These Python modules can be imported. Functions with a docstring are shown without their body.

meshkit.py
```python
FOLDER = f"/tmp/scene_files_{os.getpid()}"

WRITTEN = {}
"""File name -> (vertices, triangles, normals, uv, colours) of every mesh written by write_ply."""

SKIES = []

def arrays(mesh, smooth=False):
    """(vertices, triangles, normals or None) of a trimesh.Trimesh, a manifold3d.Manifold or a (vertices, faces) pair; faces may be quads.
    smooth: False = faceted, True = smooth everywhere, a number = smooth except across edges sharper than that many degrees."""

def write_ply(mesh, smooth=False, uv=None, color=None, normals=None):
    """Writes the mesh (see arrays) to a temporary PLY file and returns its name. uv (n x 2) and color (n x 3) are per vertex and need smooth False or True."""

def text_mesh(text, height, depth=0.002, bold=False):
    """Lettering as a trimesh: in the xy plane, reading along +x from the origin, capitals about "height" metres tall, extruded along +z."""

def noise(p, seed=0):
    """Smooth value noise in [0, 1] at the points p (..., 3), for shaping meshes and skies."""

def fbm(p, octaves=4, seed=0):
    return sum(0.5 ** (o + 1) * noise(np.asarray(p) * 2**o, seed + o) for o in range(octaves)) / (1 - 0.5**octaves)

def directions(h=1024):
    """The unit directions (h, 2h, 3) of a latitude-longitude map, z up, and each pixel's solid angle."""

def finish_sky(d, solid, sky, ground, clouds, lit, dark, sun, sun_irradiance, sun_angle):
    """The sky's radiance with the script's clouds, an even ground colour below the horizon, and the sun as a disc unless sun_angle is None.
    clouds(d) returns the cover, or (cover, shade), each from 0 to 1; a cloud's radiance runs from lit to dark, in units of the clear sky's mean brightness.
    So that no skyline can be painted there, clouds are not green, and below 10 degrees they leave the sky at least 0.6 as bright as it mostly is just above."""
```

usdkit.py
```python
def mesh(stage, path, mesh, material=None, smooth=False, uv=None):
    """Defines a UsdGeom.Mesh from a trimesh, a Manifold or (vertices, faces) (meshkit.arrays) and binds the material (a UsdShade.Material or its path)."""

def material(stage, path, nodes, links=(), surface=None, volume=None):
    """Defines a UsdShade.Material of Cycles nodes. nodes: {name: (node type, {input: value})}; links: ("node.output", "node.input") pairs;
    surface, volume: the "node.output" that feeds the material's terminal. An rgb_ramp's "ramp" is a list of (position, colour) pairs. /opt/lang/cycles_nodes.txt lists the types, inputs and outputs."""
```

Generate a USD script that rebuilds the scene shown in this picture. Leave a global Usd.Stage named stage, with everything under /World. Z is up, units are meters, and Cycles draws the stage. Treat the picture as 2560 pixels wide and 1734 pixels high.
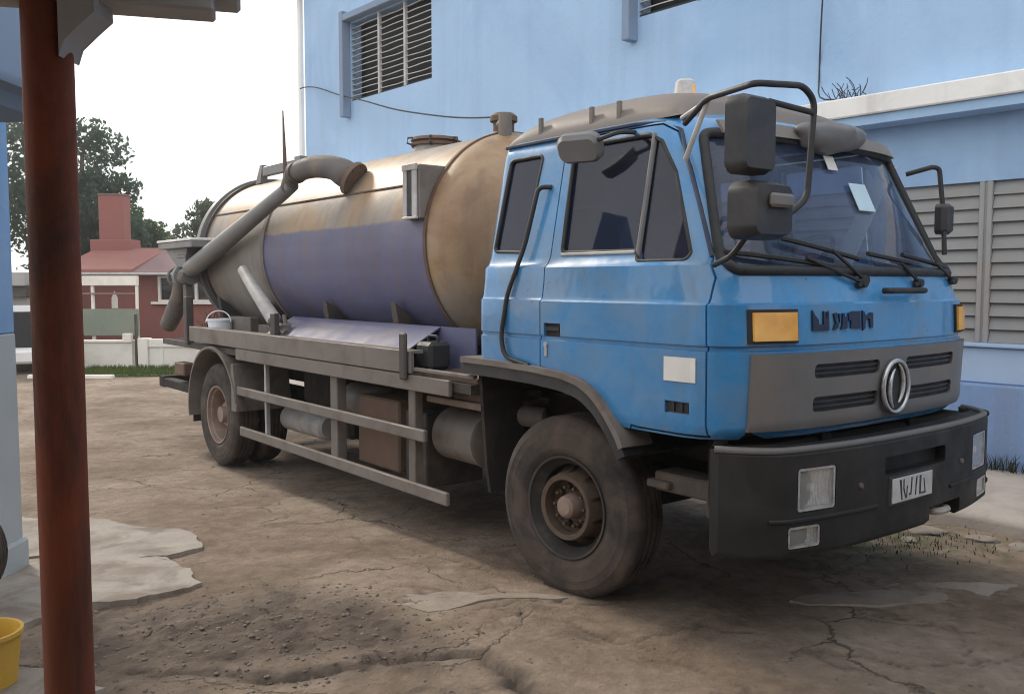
import math, random
import numpy as np, trimesh, usdkit, meshkit
import manifold3d as m3
from manifold3d import Manifold, CrossSection
from shapely.geometry import Polygon, LineString, Point, box as sbox
from shapely import affinity
from pxr import Usd, UsdGeom, UsdLux, UsdShade, Gf, Sdf, Vt

RNG = np.random.default_rng(11)
random.seed(11)
stage = Usd.Stage.CreateInMemory()
UsdGeom.SetStageUpAxis(stage, 'Z'); UsdGeom.SetStageMetersPerUnit(stage, 1.0)
world = UsdGeom.Xform.Define(stage, '/World'); stage.SetDefaultPrim(world.GetPrim())
UsdGeom.Scope.Define(stage, '/World/Looks')

# ------------------------------------------------------------------ camera, sky, sun, exposure
CAM_H, PITCH = 1.78, math.atan((867 - 705) / 2286.0)
cam = UsdGeom.Camera.Define(stage, '/World/camera')
cam.CreateHorizontalApertureAttr(36.0)
cam.CreateFocalLengthAttr(36.0 * 2286 / 2560)
cam.CreateClippingRangeAttr((0.05, 5000))
cam.CreateExposureAttr(0.08)
cam.AddTranslateOp().Set(Gf.Vec3d(0, 0, CAM_H))
cam.AddRotateXOp().Set(90 - math.degrees(PITCH))

SUN_DIR = np.array([-0.62, 0.70, 0.62]); SUN_DIR /= np.linalg.norm(SUN_DIR)
SUN_EL = math.asin(SUN_DIR[2]); SUN_ROT = math.atan2(SUN_DIR[0], SUN_DIR[1])
SKY_STRENGTH = 0.08
usdkit.material(stage, '/World/Looks/sky_look', {
    'sky': ('sky_texture', {'sky_type': 'single_scattering', 'sun_disc': False, 'sun_elevation': SUN_EL, 'sun_rotation': SUN_ROT, 'aerosol_density': 2.0}),
    'tc': ('texture_coordinate', {}),
    'n': ('noise_texture', {'scale': 2.2, 'detail': 5.0, 'roughness': 0.55}),
    'cl': ('rgb_ramp', {'ramp': [(0.3, (13.0, 13.2, 13.6)), (0.7, (17.5, 17.5, 17.5))]}),
    'cov': ('map_range', {'from_min': 0.25, 'from_max': 0.6, 'to_min': 0.80, 'to_max': 0.97, 'clamp': True}),
    'mix': ('mix_color', {'blend_type': 'mix', 'use_clamp': False, 'use_clamp_result': False}),
    'bg': ('background_shader', {'strength': SKY_STRENGTH}),
}, [('tc.generated', 'n.vector'), ('n.fac', 'cl.fac'), ('n.fac', 'cov.value'), ('cov.result', 'mix.fac'), ('sky.color', 'mix.a'), ('cl.color', 'mix.b'), ('mix.result', 'bg.color')], surface='bg.background')
dome = UsdLux.DomeLight.Define(stage, '/World/sky')
UsdShade.MaterialBindingAPI.Apply(dome.GetPrim()).Bind(UsdShade.Material.Get(stage, '/World/Looks/sky_look'))
dome.GetPrim().SetCustomDataByKey('kind', 'structure')
dome.GetPrim().SetCustomDataByKey('label', 'bright white overcast sky')
sun = UsdLux.DistantLight.Define(stage, '/World/sun')
sun.CreateNormalizeAttr(True); sun.CreateIntensityAttr(0.62); sun.CreateAngleAttr(8.0)
sun.CreateColorAttr(Gf.Vec3f(1.0, 0.89, 0.74))
sun.AddTransformOp().Set(Gf.Matrix4d(Gf.Rotation(Gf.Vec3d(0, 0, 1), Gf.Vec3d(*map(float, SUN_DIR))), Gf.Vec3d(0)))

# ------------------------------------------------------------------ helpers
used = set()
def path_for(name, parent):
    base = parent or '/World'
    p, k = f'{base}/{name}', 1
    while p in used:
        p = f'{base}/{name}_{k:03d}'; k += 1
    used.add(p); return p
def tag(prim, label=None, cat=None, group=None, kind=None):
    for k, v in (('label', label), ('category', cat), ('group', group), ('kind', kind)):
        if v: prim.SetCustomDataByKey(k, v)
def obj(name, mesh, mat, parent=None, smooth=30, label=None, cat=None, group=None, kind=None, colors=None):
    p = path_for(name, parent)
    g = usdkit.mesh(stage, p, mesh, '/World/Looks/' + mat, smooth=smooth)
    if colors is not None:
        for nm, arr in colors.items():
            UsdGeom.PrimvarsAPI(g).CreatePrimvar(nm, Sdf.ValueTypeNames.Color3fArray, 'vertex').Set(Vt.Vec3fArray.FromNumpy(np.asarray(arr, np.float32)))
    tag(g.GetPrim(), label, cat, group, kind)
    return p
def thing(name, loc, rotz, label, cat, group=None, kind=None):
    p = path_for(name, None)
    x = UsdGeom.Xform.Define(stage, p)
    x.AddTranslateOp().Set(Gf.Vec3d(*map(float, loc)))
    if rotz: x.AddRotateZOp().Set(float(rotz))
    tag(x.GetPrim(), label, cat, group, kind)
    return p
def cat(ms):
    ms = [to_tm(m) for m in ms]
    return trimesh.util.concatenate(ms)
def to_tm(m):
    if isinstance(m, Manifold):
        g = m.to_mesh(); return trimesh.Trimesh(np.array(g.vert_properties[:, :3]), np.array(g.tri_verts), process=False)
    return m
def to_mf(t):
    t = t.copy(); t.merge_vertices()
    mm = m3.Mesh(np.ascontiguousarray(t.vertices, np.float32), np.ascontiguousarray(t.faces, np.uint32))
    return Manifold(mm)
def bx(x0, x1, y0, y1, z0, z1, ch=0.0):
    x0, x1 = min(x0, x1), max(x0, x1); y0, y1 = min(y0, y1), max(y0, y1); z0, z1 = min(z0, z1), max(z0, z1)
    if ch <= 0:
        b = trimesh.creation.box(extents=(x1 - x0, y1 - y0, z1 - z0)); b.apply_translation(((x0 + x1) / 2, (y0 + y1) / 2, (z0 + z1) / 2)); return b
    pts = []
    for sx in (0, 1):
        for sy in (0, 1):
            for sz in (0, 1):
                X, Y, Z = (x0, x1)[sx], (y0, y1)[sy], (z0, z1)[sz]
                dx, dy, dz = (ch, -ch)[sx], (ch, -ch)[sy], (ch, -ch)[sz]
                pts += [(X, Y + dy, Z + dz), (X + dx, Y, Z + dz), (X + dx, Y + dy, Z)]
    return trimesh.convex.convex_hull(np.array(pts))
def tube(pts, r, n=10, smooth_pts=0, caps=True):
    pts = np.array(pts, float)
    if smooth_pts:
        from scipy.interpolate import PchipInterpolator
        s = np.r_[0, np.cumsum(np.linalg.norm(np.diff(pts, axis=0), axis=1))]
        from scipy.interpolate import CubicSpline
        pts = CubicSpline(s, pts)(np.linspace(0, s[-1], smooth_pts))
    r = np.broadcast_to(np.asarray(r, float), (len(pts),)) if np.ndim(r) else np.full(len(pts), r)
    t = np.gradient(pts, axis=0); t /= np.linalg.norm(t, axis=1, keepdims=True)
    a = np.array([0, 0, 1.0]) if abs(t[0][2]) < 0.9 else np.array([1.0, 0, 0])
    V = []
    for i in range(len(pts)):
        a = a - t[i] * (a @ t[i]); a /= np.linalg.norm(a); b = np.cross(t[i], a)
        ph = np.arange(n) / n * 2 * math.pi
        V.append(pts[i] + r[i] * (np.cos(ph)[:, None] * a + np.sin(ph)[:, None] * b))
    V = np.concatenate(V); F = []
    for i in range(len(pts) - 1):
        for k in range(n):
            p, q = i * n + k, i * n + (k + 1) % n
            F += [(p, q, q + n), (p, q + n, p + n)]
    if caps:
        c0, c1 = len(V), len(V) + 1; V = np.vstack([V, pts[0], pts[-1]]); L = (len(pts) - 1) * n
        for k in range(n):
            F += [(c0, (k + 1) % n, k), (c1, L + k, L + (k + 1) % n)]
    return trimesh.Trimesh(V, np.array(F), process=False)
def bend(pts, rad, n=6):
    """rounds the corners of a polyline"""
    pts = [np.array(p, float) for p in pts]; out = [pts[0]]
    for i in range(1, len(pts) - 1):
        p, a, b = pts[i], pts[i - 1], pts[i + 1]
        u1 = (a - p); l1 = np.linalg.norm(u1); u1 /= l1; u2 = (b - p); l2 = np.linalg.norm(u2); u2 /= l2
        d = min(rad, l1 * .45, l2 * .45)
        for t in np.linspace(0, 1, n):
            out.append((1 - t) ** 2 * (p + u1 * d) + 2 * t * (1 - t) * p + t * t * (p + u2 * d))
    out.append(pts[-1]); return np.array(out)
def lathe(prof, axis='y', n=48, center=(0, 0, 0)):
    """prof: closed list of (r, a) with a along the axis"""
    prof = np.array(prof, float); m = len(prof)
    ph = np.arange(n) / n * 2 * math.pi
    R, A = prof[:, 0], prof[:, 1]
    c, s = np.cos(ph)[:, None], np.sin(ph)[:, None]
    if axis == 'y': V = np.stack([c * R, np.broadcast_to(A, (n, m)), s * R], -1)
    elif axis == 'x': V = np.stack([np.broadcast_to(A, (n, m)), c * R, s * R], -1)
    else: V = np.stack([c * R, s * R, np.broadcast_to(A, (n, m))], -1)
    V = V.reshape(-1, 3) + np.array(center); F = []
    for i in range(n):
        for k in range(m - 1):
            a, b = i * m + k, ((i + 1) % n) * m + k
            F += [(a, b, b + 1), (a, b + 1, a + 1)]
    t = trimesh.Trimesh(V, np.array(F), process=False); t.merge_vertices()
    t.update_faces(t.nondegenerate_faces()); t.fix_normals(); return t
def prism_y(poly, y0, y1):
    """poly in (x, z) extruded along y"""
    g = poly if not isinstance(poly, (list, np.ndarray)) else Polygon(poly)
    t = trimesh.util.concatenate([trimesh.creation.extrude_polygon(q, abs(y1 - y0), engine='earcut') for q in parts(g)])
    V = t.vertices; t.vertices = np.stack([V[:, 0], min(y0, y1) + V[:, 2], V[:, 1]], 1); t.invert(); return t
def prism_x(poly, x0, x1):
    """poly in (y, z) extruded along x"""
    g = poly if not isinstance(poly, (list, np.ndarray)) else Polygon(poly)
    t = trimesh.creation.extrude_polygon(g, abs(x1 - x0), engine='earcut')
    V = t.vertices; t.vertices = np.stack([min(x0, x1) + V[:, 2], V[:, 0], V[:, 1]], 1); return t
def prism_z(poly, z0, z1):
    g = poly if not isinstance(poly, (list, np.ndarray)) else Polygon(poly)
    t = trimesh.creation.extrude_polygon(g, abs(z1 - z0), engine='earcut'); t.apply_translation((0, 0, min(z0, z1))); return t
def parts(g): return list(getattr(g, 'geoms', [g]))
def xf(m, loc=(0, 0, 0), rz=0.0, ry=0.0, rx=0.0):
    m = m.copy(); M = trimesh.transformations
    m.apply_transform(M.translation_matrix(loc) @ M.rotation_matrix(rz, [0, 0, 1]) @ M.rotation_matrix(ry, [0, 1, 0]) @ M.rotation_matrix(rx, [1, 0, 0])); return m

# ------------------------------------------------------------------ materials
def mat(name, base, rough=0.6, var=0.25, scale=4.0, dirt=None, dirt_amt=0.5, dirt_scale=1.5, metal=0.0, bump=0.0, bump_scale=60.0, coat=0.0, stretch=(1, 1, 1), rough_var=0.15, spec=0.5, coords='object', dirt_lo=0.48, dirt_hi=0.68, streak=None, streak_amt=0.4):
    b = np.array(base, float)
    nodes = {'tc': ('texture_coordinate', {}), 'geo': ('geometry', {}),
             'map': ('mapping', {'mapping_type': 'point', 'scale': stretch}),
             'n': ('noise_texture', {'scale': scale, 'detail': 5.0, 'roughness': 0.6}),
             'r': ('rgb_ramp', {'ramp': [(0.25, tuple(b * (1 - var))), (0.75, tuple(np.minimum(b * (1 + var), 0.95)))]}),
             'rr': ('map_range', {'from_min': 0.3, 'from_max': 0.7, 'to_min': max(rough - rough_var, 0.02), 'to_max': min(rough + rough_var, 1.0), 'clamp': True}),
             'p': ('principled_bsdf', {'metallic': metal, 'specular_ior_level': spec, 'coat_weight': coat, 'coat_roughness': 0.12})}
    links = [('geo.position' if coords == 'world' else 'tc.object', 'map.vector'), ('map.vector', 'n.vector'), ('n.fac', 'r.fac'), ('n.fac', 'rr.value'), ('rr.result', 'p.roughness')]
    col = 'r.color'
    if dirt is not None:
        nodes['dn'] = ('noise_texture', {'scale': dirt_scale, 'detail': 7.0, 'roughness': 0.65, 'distortion': 0.6})
        nodes['dm'] = ('map_range', {'from_min': dirt_lo, 'from_max': dirt_hi, 'to_min': 0.0, 'to_max': dirt_amt, 'clamp': True})
        nodes['mx'] = ('mix_color', {'blend_type': 'mix', 'b': dirt})
        links += [('map.vector', 'dn.vector'), ('dn.fac', 'dm.value'), ('dm.result', 'mx.fac'), (col, 'mx.a')]
        col = 'mx.result'
    if streak is not None:
        nodes['sm'] = ('mapping', {'mapping_type': 'point', 'scale': (3.2, 3.2, 0.16)}); nodes['sn'] = ('noise_texture', {'scale': 1.0, 'detail': 6.0, 'roughness': 0.65})
        nodes['sr'] = ('map_range', {'from_min': 0.5, 'from_max': 0.72, 'to_min': 0.0, 'to_max': streak_amt, 'clamp': True}); nodes['ms'] = ('mix_color', {'blend_type': 'mix', 'b': streak})
        links += [('geo.position' if coords == 'world' else 'tc.object', 'sm.vector'), ('sm.vector', 'sn.vector'), ('sn.fac', 'sr.value'), ('sr.result', 'ms.fac'), (col, 'ms.a')]; col = 'ms.result'
    links.append((col, 'p.base_color'))
    if bump:
        nodes['bn'] = ('noise_texture', {'scale': bump_scale, 'detail': 4.0, 'roughness': 0.6})
        nodes['b'] = ('bump', {'strength': 1.0, 'distance': bump})
        links += [('map.vector', 'bn.vector'), ('bn.fac', 'b.height'), ('b.normal', 'p.normal')]
    usdkit.material(stage, '/World/Looks/' + name, nodes, links, surface='p.BSDF')
BLUE = (0.038, 0.195, 0.42)
usdkit.material(stage, '/World/Looks/cab_paint', {
    'tc': ('texture_coordinate', {}), 'n': ('noise_texture', {'scale': 2.0, 'detail': 5.0, 'roughness': 0.6}),
    'r': ('rgb_ramp', {'ramp': [(0.25, tuple(np.array(BLUE) * 0.86)), (0.75, tuple(np.array(BLUE) * 1.14))]}),
    'dn': ('noise_texture', {'scale': 2.3, 'detail': 8.0, 'roughness': 0.68, 'distortion': 0.7}), 'dm': ('map_range', {'from_min': 0.46, 'from_max': 0.70, 'to_min': 0.0, 'to_max': 0.42, 'clamp': True}),
    'mx': ('mix_color', {'blend_type': 'mix', 'b': (0.17, 0.20, 0.21)}),
    'sm': ('mapping', {'mapping_type': 'point', 'scale': (11.0, 11.0, 0.9)}), 'sn': ('noise_texture', {'scale': 1.0, 'detail': 4.0, 'roughness': 0.6}),
    'sr': ('map_range', {'from_min': 0.57, 'from_max': 0.74, 'to_min': 0.0, 'to_max': 0.30, 'clamp': True}), 'ms': ('mix_color', {'blend_type': 'mix', 'b': (0.11, 0.085, 0.065)}),
    'cn': ('noise_texture', {'scale': 17.0, 'detail': 7.0, 'roughness': 0.72}), 'cr': ('map_range', {'from_min': 0.645, 'from_max': 0.66, 'to_min': 0.0, 'to_max': 0.85, 'clamp': True}), 'mc': ('mix_color', {'blend_type': 'mix', 'b': (0.09, 0.045, 0.028)}),
    'rr': ('map_range', {'from_min': 0.3, 'from_max': 0.7, 'to_min': 0.16, 'to_max': 0.5, 'clamp': True}),
    'bn': ('noise_texture', {'scale': 4.5, 'detail': 2.0}), 'b': ('bump', {'strength': 1.0, 'distance': 0.004}),
    'p': ('principled_bsdf', {'coat_weight': 0.8, 'coat_roughness': 0.08})},
    [('tc.object', 'n.vector'), ('n.fac', 'r.fac'), ('tc.object', 'dn.vector'), ('dn.fac', 'dm.value'), ('dm.result', 'mx.fac'), ('r.color', 'mx.a'), ('tc.object', 'sm.vector'), ('sm.vector', 'sn.vector'), ('sn.fac', 'sr.value'), ('sr.result', 'ms.fac'), ('mx.result', 'ms.a'),
     ('tc.object', 'cn.vector'), ('cn.fac', 'cr.value'), ('cr.result', 'mc.fac'), ('ms.result', 'mc.a'), ('mc.result', 'p.base_color'), ('dn.fac', 'rr.value'), ('rr.result', 'p.roughness'), ('tc.object', 'bn.vector'), ('bn.fac', 'b.height'), ('b.normal', 'p.normal'), ('b.normal', 'p.coat_normal')], surface='p.BSDF')
mat('grey_plastic', (0.125, 0.122, 0.122), 0.5, 0.2, 3, dirt=(0.19, 0.15, 0.12), dirt_amt=0.5)
mat('roof_grey', (0.15, 0.135, 0.125), 0.6, 0.25, 2, dirt=(0.20, 0.155, 0.125), dirt_amt=0.6, dirt_scale=1.2)
mat('black_plastic', (0.016, 0.016, 0.019), 0.5, 0.25, 6, dirt=(0.09, 0.08, 0.07), dirt_amt=0.35, dirt_scale=3)
mat('bumper_black', (0.012, 0.012, 0.0125), 0.6, 0.3, 6, dirt=(0.05, 0.045, 0.04), dirt_amt=0.4, spec=0.35, dirt_scale=2.5)
mat('rubber', (0.022, 0.019, 0.018), 0.85, 0.3, 8, dirt=(0.105, 0.075, 0.058), dirt_amt=0.75, dirt_scale=3.5, bump=0.002, bump_scale=70, dirt_lo=0.38, dirt_hi=0.65)
mat('seal', (0.015, 0.015, 0.017), 0.6, 0.2, 10)
mat('rim_dark', (0.03, 0.027, 0.025), 0.65, 0.3, 9, dirt=(0.10, 0.075, 0.06), dirt_amt=0.6, dirt_scale=5)
mat('rim_dusty', (0.24, 0.17, 0.14), 0.8, 0.3, 5, dirt=(0.30, 0.24, 0.19), dirt_amt=0.7, dirt_scale=4)
mat('hub_metal', (0.105, 0.072, 0.052), 0.65, 0.35, 12, dirt=(0.07, 0.045, 0.03), dirt_amt=0.8, dirt_scale=6, metal=0.2)
mat('steel_dusty', (0.165, 0.142, 0.125), 0.7, 0.25, 3, dirt=(0.095, 0.068, 0.052), dirt_amt=0.8, dirt_scale=2.5, bump=0.0015, bump_scale=25)
mat('steel_dark', (0.05, 0.043, 0.04), 0.7, 0.3, 5, dirt=(0.13, 0.095, 0.07), dirt_amt=0.7, dirt_scale=3)
mat('chassis_black', (0.020, 0.018, 0.017), 0.85, 0.3, 5, dirt=(0.06, 0.045, 0.035), dirt_amt=0.6, spec=0.3, dirt_scale=3)
mat('boom_grey', (0.15, 0.15, 0.148), 0.5, 0.25, 4, dirt=(0.22, 0.19, 0.165), dirt_amt=0.6, dirt_scale=3)
mat('hose_rubber', (0.10, 0.09, 0.085), 0.65, 0.25, 6, dirt=(0.22, 0.165, 0.12), dirt_amt=0.6, dirt_scale=3)
mat('pale_metal', (0.40, 0.39, 0.38), 0.45, 0.25, 4, dirt=(0.20, 0.155, 0.125), dirt_amt=0.7)
mat('rust_brown', (0.115, 0.07, 0.048), 0.8, 0.35, 6, dirt=(0.20, 0.15, 0.12), dirt_amt=0.5)
mat('ochre_lens_back', (0.5, 0.28, 0.06), 0.5, 0.1, 5)
mat('chrome', (0.52, 0.52, 0.53), 0.3, 0.12, 8, dirt=(0.25, 0.23, 0.21), dirt_amt=0.4, metal=0.85)
mat('lamp_reflector', (0.85, 0.85, 0.85), 0.22, 0.08, 20, metal=0.7)
mat('sticker_pale', (0.45, 0.60, 0.68), 0.6, 0.08, 6)
mat('white_paper', (0.72, 0.70, 0.66), 0.8, 0.06, 6)
mat('plate_paint', (0.50, 0.50, 0.50), 0.5, 0.12, 8, dirt=(0.26, 0.25, 0.24), dirt_amt=0.5, dirt_scale=9)
mat('ink', (0.03, 0.03, 0.035), 0.6, 0.2, 20)
mat('letter_blue', (0.008, 0.014, 0.04), 0.5, 0.2, 20)
mat('seat_cloth', (0.025, 0.022, 0.035), 0.9, 0.2, 30)
mat('interior_trim', (0.035, 0.035, 0.045), 0.7, 0.2, 10)
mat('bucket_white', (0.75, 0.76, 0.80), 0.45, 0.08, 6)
mat('blue_plate', (0.10, 0.105, 0.19), 0.6, 0.2, 3, dirt=(0.16, 0.135, 0.13), dirt_amt=0.5, dirt_scale=2)
# setting
mat('wall_blue', (0.36, 0.53, 0.75), 0.85, 0.08, 0.7, dirt=(0.27, 0.43, 0.66), dirt_amt=0.8, dirt_scale=0.45, bump=0.004, bump_scale=14, coords='world', streak=(0.27, 0.38, 0.55), streak_amt=0.35)
mat('wall_blue_low', (0.22, 0.34, 0.58), 0.85, 0.07, 0.9, dirt=(0.38, 0.44, 0.56), dirt_amt=0.5, dirt_scale=1.1, bump=0.004, bump_scale=14, coords='world', streak=(0.2, 0.24, 0.33), streak_amt=0.5)
mat('wall_band', (0.42, 0.56, 0.76), 0.85, 0.06, 1.2, dirt=(0.38, 0.46, 0.6), dirt_amt=0.4, dirt_scale=1.3, coords='world')
mat('slab_white', (0.80, 0.79, 0.76), 0.85, 0.05, 1.5, dirt=(0.55, 0.52, 0.48), dirt_amt=0.4, dirt_scale=1.8, bump=0.003, bump_scale=12, coords='world', streak=(0.4, 0.37, 0.34), streak_amt=0.45)
mat('fin_blue', (0.20, 0.27, 0.38), 0.85, 0.08, 1.5, coords='world')
mat('slat_pale', (0.50, 0.49, 0.48), 0.6, 0.15, 4, dirt=(0.30, 0.28, 0.27), dirt_amt=0.6, dirt_scale=3, coords='world')
mat('slat_grey', (0.33, 0.33, 0.328), 0.65, 0.12, 3, dirt=(0.34, 0.31, 0.28), dirt_amt=0.6, dirt_scale=2, coords='world')
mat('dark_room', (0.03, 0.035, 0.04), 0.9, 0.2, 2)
mat('pole_rust', (0.25, 0.065, 0.03), 0.7, 0.3, 5, dirt=(0.05, 0.03, 0.025), dirt_amt=0.85, dirt_scale=4, stretch=(1, 1, 0.3), bump=0.003, bump_scale=30, spec=0.3, dirt_lo=0.40, dirt_hi=0.60, streak=(0.30, 0.13, 0.07), streak_amt=0.5)
mat('eave_grey', (0.42, 0.42, 0.43), 0.8, 0.1, 2, dirt=(0.3, 0.29, 0.29), dirt_amt=0.5)
mat('left_wall', (0.40, 0.445, 0.48), 0.85, 0.08, 1.5, dirt=(0.42, 0.45, 0.46), dirt_amt=0.6, dirt_scale=2, coords='world', bump=0.002, bump_scale=15)
mat('left_wall_blue', (0.20, 0.36, 0.62), 0.85, 0.08, 1.5, dirt=(0.3, 0.42, 0.6), dirt_amt=0.6, dirt_scale=2, coords='world')
mat('concrete_pale', (0.30, 0.268, 0.235), 0.85, 0.25, 2.2, dirt=(0.17, 0.135, 0.108), dirt_amt=0.9, dirt_scale=2.6, dirt_lo=0.44, dirt_hi=0.62, bump=0.004, bump_scale=30, coords='world')
mat('pavement_concrete', (0.38, 0.34, 0.31), 0.85, 0.15, 2, dirt=(0.22, 0.19, 0.17), dirt_amt=0.6, dirt_scale=1.5, bump=0.004, bump_scale=25, coords='world')
mat('red_wall', (0.23, 0.082, 0.07), 0.9, 0.12, 1.2, dirt=(0.22, 0.08, 0.07), dirt_amt=0.6, dirt_scale=1.2, coords='world')
mat('red_roof', (0.26, 0.105, 0.088), 0.9, 0.15, 2, dirt=(0.25, 0.11, 0.1), dirt_amt=0.6, coords='world')
mat('roof_dark', (0.20, 0.125, 0.125), 0.9, 0.15, 2, coords='world')
mat('cream_paint', (0.74, 0.69, 0.62), 0.85, 0.06, 1.5, dirt=(0.5, 0.45, 0.4), dirt_amt=0.5, dirt_scale=1.2, coords='world')
mat('green_panel', (0.17, 0.20, 0.155), 0.8, 0.1, 2, dirt=(0.25, 0.25, 0.2), dirt_amt=0.5, coords='world')
mat('grey_shed', (0.30, 0.29, 0.28), 0.9, 0.15, 1.5, coords='world')
mat('car_white', (0.75, 0.73, 0.71), 0.35, 0.05, 3, coat=0.5)
mat('bark', (0.11, 0.085, 0.065), 0.9, 0.3, 8)
mat('crust', (0.285, 0.24, 0.20), 0.9, 0.2, 4, dirt=(0.2, 0.155, 0.12), dirt_amt=0.9, dirt_scale=4, coords='world', bump=0.004, bump_scale=30)
mat('stone', (0.17, 0.14, 0.115), 0.9, 0.35, 6, coords='world')
mat('rubble_pale', (0.25, 0.215, 0.18), 0.9, 0.3, 8, coords='world')

def leaf_mat(name, col, trans=0.35):
    c = np.array(col)
    usdkit.material(stage, '/World/Looks/' + name, {
        'g': ('geometry', {}),
        'r': ('rgb_ramp', {'ramp': [(0.0, tuple(c * 0.55)), (0.5, tuple(c)), (1.0, tuple(c * np.array([1.55, 1.45, 1.2])))]}),
        'd': ('principled_bsdf', {'roughness': 0.6, 'specular_ior_level': 0.3}),
        't': ('translucent_bsdf', {}), 'm': ('mix_closure', {'fac': trans})},
        [('g.random_per_island', 'r.fac'), ('r.color', 'd.base_color'), ('r.color', 't.color'), ('d.BSDF', 'm.closure1'), ('t.BSDF', 'm.closure2')], surface='m.closure')
leaf_mat('leaf_teal', (0.11, 0.19, 0.135), 0.65); leaf_mat('leaf_green', (0.12, 0.20, 0.085), 0.65); leaf_mat('leaf_far', (0.13, 0.18, 0.12), 0.6)
leaf_mat('grass_blade', (0.15, 0.21, 0.05)); leaf_mat('weed_blade', (0.075, 0.09, 0.05)); leaf_mat('dry_blade', (0.30, 0.22, 0.12))

def glass(name, tint, ior=1.5, rough=0.02, film=(0.3, 0.3, 0.3), film_amt=0.0):
    usdkit.material(stage, '/World/Looks/' + name, {
        'lw': ('layer_weight', {'blend': 0.5}), 'pw': ('math', {'math_type': 'power', 'value2': 5.0}), 'f': ('math', {'math_type': 'multiply_add', 'value2': 1 - ((ior - 1) / (ior + 1)) ** 2, 'value3': ((ior - 1) / (ior + 1)) ** 2}), 't': ('transparent_bsdf', {'color': tint}), 'g': ('glossy_bsdf', {'color': (0.95, 0.97, 1.0), 'roughness': rough}),
        'm': ('mix_closure', {}), 'd': ('diffuse_bsdf', {'color': film}), 'tc': ('texture_coordinate', {}),
        'n': ('noise_texture', {'scale': 2.5, 'detail': 4.0}), 'mr': ('map_range', {'from_min': 0.3, 'from_max': 0.7, 'to_min': film_amt * 0.5, 'to_max': film_amt * 1.5, 'clamp': True}),
        'm2': ('mix_closure', {})},
        [('lw.facing', 'pw.value1'), ('pw.value', 'f.value1'), ('f.value', 'm.fac'), ('t.BSDF', 'm.closure1'), ('g.BSDF', 'm.closure2'), ('tc.object', 'n.vector'), ('n.fac', 'mr.value'), ('mr.result', 'm2.fac'), ('m.closure', 'm2.closure1'), ('d.BSDF', 'm2.closure2')], surface='m2.closure')
glass('window_glass', (0.42, 0.42, 0.52), 1.55, 0.02, (0.12, 0.12, 0.17), 0.03)
glass('windscreen_glass', (0.66, 0.72, 0.80), 1.6, 0.03, (0.16, 0.21, 0.33), 0.10)
glass('lamp_glass', (0.85, 0.85, 0.85), 1.5, 0.03, (0.7, 0.7, 0.68), 0.10)
glass('far_glass', (0.3, 0.32, 0.34), 1.6, 0.05)
usdkit.material(stage, '/World/Looks/amber_lens', {'n': ('noise_texture', {'scale': 8.0}), 'r': ('rgb_ramp', {'ramp': [(0.3, (0.60, 0.27, 0.035)), (0.7, (0.75, 0.40, 0.08))]}),
    'tc': ('texture_coordinate', {}), 'p': ('principled_bsdf', {'roughness': 0.22, 'coat_weight': 0.4, 'subsurface_weight': 0.2})}, [('tc.object', 'n.vector'), ('n.fac', 'r.fac'), ('r.color', 'p.base_color')], surface='p.BSDF')

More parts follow.
